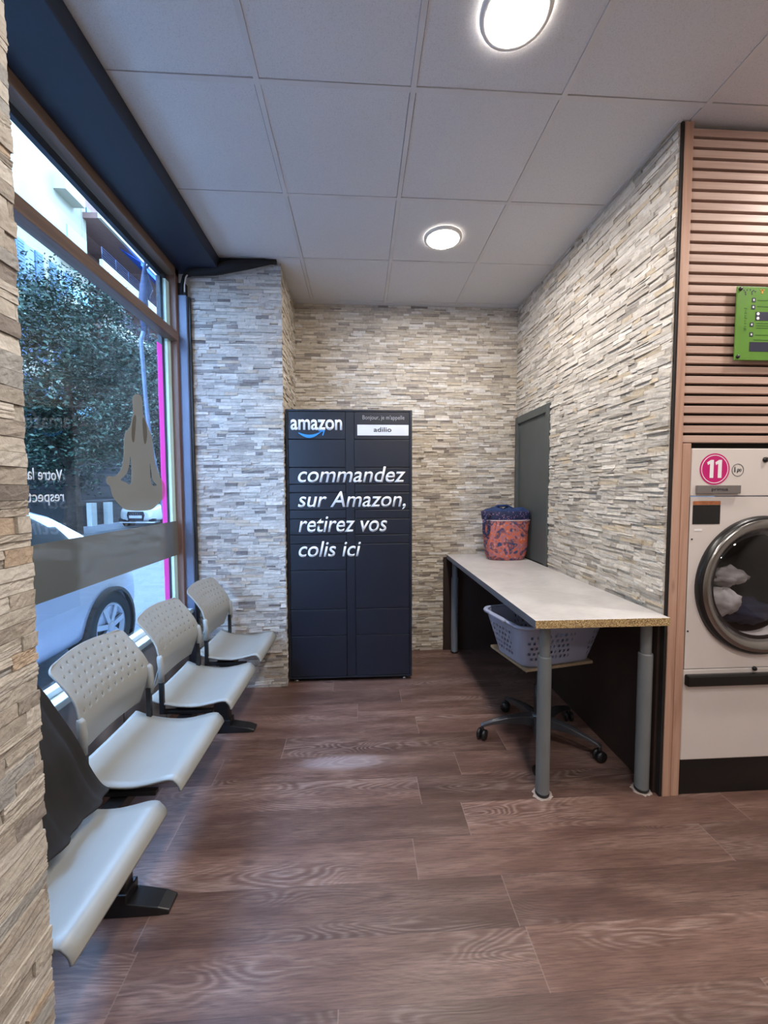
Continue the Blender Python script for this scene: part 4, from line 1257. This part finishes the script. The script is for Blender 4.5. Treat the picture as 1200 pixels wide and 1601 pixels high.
def car(name, loc, rotz, paint, label, front=False):
    t = thing(name, loc, label, 'car', None, rotz)
    # body runs along +y (nose at +y); local origin under the middle
    UP = 0.07
    secs = [(2.05, .52, .30, .56), (2.00, .66, .24, .64), (1.90, .76, .20, .70), (1.70, .83, .18, .80), (1.30, .87, .17, .88), (0.85, .885, .17, .92), (0.3, .89, .17, .93), (-0.5, .89, .17, .95), (-1.2, .88, .18, .97), (-1.75, .84, .2, .97), (-1.98, .76, .28, .92), (-2.05, .66, .38, .80)]
    P = []
    for (y, hw, zb_, zt) in secs:
        zb_ += UP; zt += UP
        P.append([(-hw * .93, y, zb_), (-hw * .985, y, zb_ + .1), (-hw, y, zb_ + (zt - zb_) * .55), (-hw * .975, y, zt - .08), (-hw * .90, y, zt), (-hw * .4, y, zt + .025), (hw * .4, y, zt + .025), (hw * .90, y, zt), (hw * .975, y, zt - .08), (hw, y, zb_ + (zt - zb_) * .55), (hw * .985, y, zb_ + .1), (hw * .93, y, zb_)])
    b = MB(); b.grid(P, closed=True); b.add(P[0], [list(range(12))]); b.add(P[-1], [list(range(12))[::-1]])
    b.build('car_body', paint, t, subd=2)
    cab = [(1.42, .72, .70, .90, .94), (1.20, .75, .67, .92, 1.09), (0.92, .77, .64, .94, 1.25), (0.50, .79, .62, .95, 1.37), (-0.3, .80, .61, .96, 1.425), (-1.0, .80, .60, .97, 1.41), (-1.5, .78, .58, .97, 1.34), (-1.85, .74, .62, .96, 1.05)]
    P = []
    for (y, hb, hr, z0, z1) in cab:
        z0 += UP - 0.03; z1 += UP
        P.append([(-hb, y, z0), (-(hb * .3 + hr * .7), y, z0 + (z1 - z0) * .88), (-hr, y, z1 - .02), (-hr * .8, y, z1), (hr * .8, y, z1), (hr, y, z1 - .02), (hb * .3 + hr * .7, y, z0 + (z1 - z0) * .88), (hb, y, z0)])
    b = MB(); b.grid(P, closed=True)
    b.add(P[-1], [list(range(8))[::-1]], mi=1)
    nj = 8
    for fi in range((len(P) - 1) * nj):
        i, j = fi // nj, fi % nj
        glass_side = j in (0, 6) and 0 < i < 6
        shield = (i < 3 and j in (2, 3, 4)) or (i == 6 and j in (2, 3, 4))
        b.mi[fi] = 1 if (glass_side or shield) else 0
    b.build('cabin', [paint, M['car_glass']], t)
    for yw in (1.28, -1.30):
        for s_ in (-1, 1):
            mw_ = Matrix.Translation((s_ * .80, yw, .312)) @ Matrix.Rotation(s_ * PI / 2, 4, 'Y')
            b = MB(); b.lathe([(.20, -.11), (.29, -.11), (.312, -.09), (.312, .055), (.295, .075), (.215, .078), (.21, .06)], 40, mat=mw_)
            w = b.build('wheel', M['tyre'], t)
            b = MB(); b.lathe([(.212, .062), (.212, .070), (.185, .066), (.185, .03), (.0, .02)], 40, mat=mw_)
            b.lathe([(.05, .03), (.05, .072), (.03, .078), (0, .078)], 20, mat=mw_)
            for k in range(7):
                b.box(.03, .195, -.022, .022, .045, .070, mat=mw_ @ Matrix.Rotation(2 * PI * k / 7, 4, 'Z'))
            b.mi = [0] * len(b.f)
            # dark back plate seen between spokes
            b.build('wheel_rim', M['rim'], w)
            b = MB(); b.lathe([(0, .034), (.184, .034)], 32, mat=mw_, smooth=False); b.build('brake_disc', M['tyre'], w)
            b = MB(); b.lathe([(.315, .02), (.345, .02), (.350, .088), (.315, .092)], 40, mat=mw_); b.build('wheel_arch', M['tyre'], t)
    for s_ in (-1, 1):
        b = MB(); b.box(s_ * .93 - .08, s_ * .93 + .08, .60, .70, .93, 1.05); b.build('wing_mirror', paint, t, bevel=0.03)
        b = MB(); b.tube([(s_ * .57, .70, 1.39), (s_ * .57, .55, 1.475), (s_ * .57, -1.1, 1.50), (s_ * .56, -1.25, 1.45)], .014, 8); b.build('roof_rail', M['chrome'], t)
    for s_ in (-1, 1):
        b = MB(); P = [[(s_ * x, y, z) for (x, y, z) in r] for r in ([(.74, 1.80, .70), (.50, 1.985, .66)], [(.76, 1.83, .60), (.48, 2.025, .575)])]
        b.grid(P); b.build('headlight', M['lens'], t, solid=0.02)
    if front:
        b = MB()
        b.prism([(-.30, .28), (.30, .28), (.36, .52), (.32, .66), (-.32, .66), (-.36, .52)], .03, frame4((0, 2.055, 0), (-1, 0, 0), (0, 0, 1)))
        g = b.build('grille', M['car_glass'], t, bevel=0.01)
        b = MB()
        for k in range(4):
            mr = frame4(((k - 1.5) * .085, 2.090, .575), (-1, 0, 0), (0, 0, 1))
            b.lathe([(.044, 0), (.056, 0), (.056, .008), (.044, .008), (.044, 0)], 24, mat=mr)
        b.build('ring_emblem', M['chrome'], g)
        b = MB(); b.box(-.26, .26, 2.088, 2.096, .40, .51); b.build('number_plate', M['plate_white'], t)
        for s_ in (-1, 1):
            b = MB(); b.box(s_ * .62 - .14, s_ * .62 + .14, 1.93, 1.99, .26, .38); b.build('air_intake', M['car_glass'], t)
        b = MB(); b.box(-.72, .72, 1.90, 2.03, .20, .25); b.build('bumper_lip', M['white_paint'], t, bevel=0.02)
    return t
car('parked_car', (-3.05, 2.37, STREET - 0.01), 0.0, M['silver'], 'silver car parked along the kerb right outside the window')
car('parked_car', (-8.75, 18.9, STREET - 0.01), PI - 0.10, M['white_paint'], 'white car facing the shop, far down the street beyond the tree', front=True)

# tree
def tree(x, y, crown, h0, seed, label, nleaf):
    t = thing('street_tree', (x, y, STREET), label, 'tree', 'trees across the street')
    rnd = random.Random(seed)
    b = MB()
    b.tube([(0, 0, 0), (0.05, 0.02, 1.2), (-0.05, 0.1, 2.6), (0.0, 0.0, 4.2), (0.1, 0, 5.5)], [0.30, 0.22, 0.19, 0.15, 0.08], 14)
    for k in range(9):
        a = rnd.uniform(0, 2 * PI); z0 = rnd.uniform(2.2, 4.4); r = rnd.uniform(1.2, 2.4)
        b.tube([(0, 0, z0), (math.cos(a) * r * .5, math.sin(a) * r * .5, z0 + .7), (math.cos(a) * r, math.sin(a) * r, z0 + rnd.uniform(1.0, 2.0))], [0.09, 0.06, 0.02], 8)
    b.build('trunk', M['bark'], t)
    b = MB()
    cl = []
    for _ in range(150):
        while True:
            d = Vector((rnd.uniform(-1, 1), rnd.uniform(-1, 1), rnd.uniform(-1, 1)))
            if d.length < 1: break
        cl.append((Vector((d.x * crown[0], d.y * crown[1], h0 + d.z * crown[2])), rnd.uniform(.35, .8)))
    for _ in range(nleaf):
        c, r = rnd.choice(cl)
        d = Vector((rnd.gauss(0, .5), rnd.gauss(0, .5), rnd.gauss(0, .5))) * r
        p = c + d
        s_ = rnd.uniform(.045, .09)
        ax = Vector((rnd.uniform(-1, 1), rnd.uniform(-1, 1), rnd.uniform(-.6, .6))).normalized()
        ot = ax.orthogonal().normalized()
        ot = (Matrix.Rotation(rnd.uniform(0, 6.28), 3, ax) @ ot)
        nn = ax.cross(ot)
        g = rnd.random() ** 1.6
        b.add([p - ax * s_, p + ot * s_ * .42 + nn * s_ * .12, p + ax * s_, p - ot * s_ * .42 + nn * s_ * .12], [(0, 1, 2, 3)], 0, (g, g, g, 1))
    b.build('foliage', M['leaf'], t, fix=False)
    return t
tree(-9.6, 14.2, (2.3, 3.0, 3.5), 5.1, 1, 'leafy street tree straight across from the window, left one', 42000)
tree(-10.0, 20.9, (2.2, 3.0, 3.4), 5.2, 2, 'leafy street tree further down the street, right one', 36000)

# fence, low wall, gate posts across the street
b = MB()
for k in range(16):
    b.box(-12.6, -12.55, 8, 34, 0.9 + k * 0.2, 0.9 + k * 0.2 + 0.17)
b.box(-12.7, -12.6, 8, 34, STREET, 4.0)
tag(b.build('board_fence', M['fence']), 'dark horizontal board fence behind the trees across the street', 'fence')
b = MB(); b.box(-11.6, -11.3, 8, 34, STREET, 0.95); b.box(-11.64, -11.26, 8, 34, 0.95, 1.02)
tag(b.build('garden_wall', M['low_wall']), 'low grey masonry wall in front of the dark fence across the street', 'wall')
for k, (y, lb) in enumerate(((17.4, 'left white gate post before the low grey wall'), (18.5, 'right white gate post before the low grey wall'))):
    b = MB(); b.box(-11.2, -11.0, y, y + 0.35, STREET, 0.92)
    tag(b.build('gate_post', M['white_metal'], bevel=0.01), lb, 'post', 'white gate posts')

# apartment building
FX = -14.0
ab = thing('apartment_building', (FX, 20, STREET), 'cream apartment building with balconies across the street', 'building')
def la(b): b.v = [(x - FX, y - 20, z - STREET) for x, y, z in b.v]; return b
b = MB(); b.box(-20, FX, -12, 22.3, STREET, 18.4); b.box(-20, FX - 1.7, 22.3, 44, STREET, 18.4, 1); b.box(FX - 1.7, FX + 0.02, 22.3, 22.62, STREET, 18.38); b.box(FX - 1.7, FX + .1, 33.2, 34.4, STREET, 18.4)
la(b).build('wall', [M['facade'], M['facade_red']], ab)
for f in range(5):
    z = 4.65 + 2.72 * f
    b = MB(); b.box(FX - 1.7, FX + 0.80, 22.36, 38, z - 0.26, z + 0.02, 1); b.box(FX + 0.80, FX + 0.95, 22.3, 38, z - 0.28, z + 0.42)
    bl = la(b).build('balcony', [M['facade'], M['facade_red']], ab)
    b = MB()
    for k in range(5):
        b.tube([(FX + .9, 22.35, z + .55 + k * .12), (FX + .9, 38, z + .55 + k * .12)], .016, 6)
    for k in range(14):
        b.tube([(FX + .9, 22.35 + k * 1.2, z + .42), (FX + .9, 22.35 + k * 1.2, z + 1.05)], .02, 6)
    la(b).build('railing', M['rail'], bl)
    b = MB(); b.box(FX - 1.69, FX - 1.6, 22.7, 24.5, z + .05, z + 2.2)
    la(b).build('shutter', M['shutter'], ab)
    b = MB(); b.box(FX - 1.69, FX - 1.62, 25.4, 28.5, z + .05, z + 2.2); la(b).build('window', M['far_glass'], ab)
    # small solid balcony on the flat wall
    b = MB(); b.box(FX, FX + 0.55, 20.4, 21.75, z - .2, z + .40)
    sb = la(b).build('small_balcony', M['facade'], ab)
    b = MB(); b.box(FX + .5, FX + .55, 20.4, 21.75, z + .40, z + .95); la(b).build('glass_guard', M['balc_glass'], sb)
    for (y0, y1) in ((12.5, 13.3), (15.5, 16.3), (18.5, 19.1), (20.35, 20.95)):
        if f > 3: continue
        b = MB(); b.box(FX - .02, FX + .02, y0, y1, z - 3.05, z - 1.0); wd = la(b).build('window', M['far_glass'], ab)
        for (a, c) in ((y0 - .42, y0), (y1, y1 + .42)):
            b = MB(); b.box(FX + .0, FX + .06, a, c, z - 3.07, z - .98)
            for k in range(16):
                b.box(FX + .06, FX + .075, a + .05, c - .05, z - 3.0 + k * .125, z - 3.0 + k * .125 + .08)
            la(b).build('shutter', M['shutter'], wd)
b = MB()
aw = [[(FX + .3, 25.0, 15.3), (FX + .3, 31.0, 15.3)], [(FX + 1.5, 25.0, 14.55), (FX + 1.5, 31.0, 14.55)], [(FX + 1.5, 25.0, 14.35), (FX + 1.5, 31.0, 14.35)]]
b.grid(aw, smooth=False)
la(b).build('awning', M['awning'], ab, solid=0.02)

# hanging straps outside the glass, and a hose
t = thing('hanging_strap', (-1.5, 3.02, 2.9), 'grey knotted awning straps hanging outside the top of the window', 'strap')
b = MB(); b.tube([(0.185, 0, .12), (0.10, 0, .13), (0.02, 0, .11), (0.005, 0.0, .04), (0, 0.01, -.05), (-.01, 0.0, -.2), (0.0, -.01, -.40)], [.010, .010, .010, .010, .026, .030, .012], 10)
b.tube([(0.185, .03, .14), (0.06, .03, .13), (0, .035, .08), (0, .05, -.05), (0, .055, -.11)], [.008, .008, .010, .040, .012], 10)
b.tube([(0, .05, -.09), (0, .055, -.3), (0, .05, -.42)], .005, 8)
b.build('strap', M['strap'], t)
b = MB(); b.tube([(0, -.02, -.38), (0, -.055, -.45), (0, -.04, -.60), (0, -.02, -.82), (0, .02, -1.10), (0, .08, -1.28), (0, .16, -1.5), (0, .22, -1.75)], .014, 10)
tag(b.build('hose', M['grey_steel'], t), 'grey hanging hose')
bpy.context.view_layer.update()
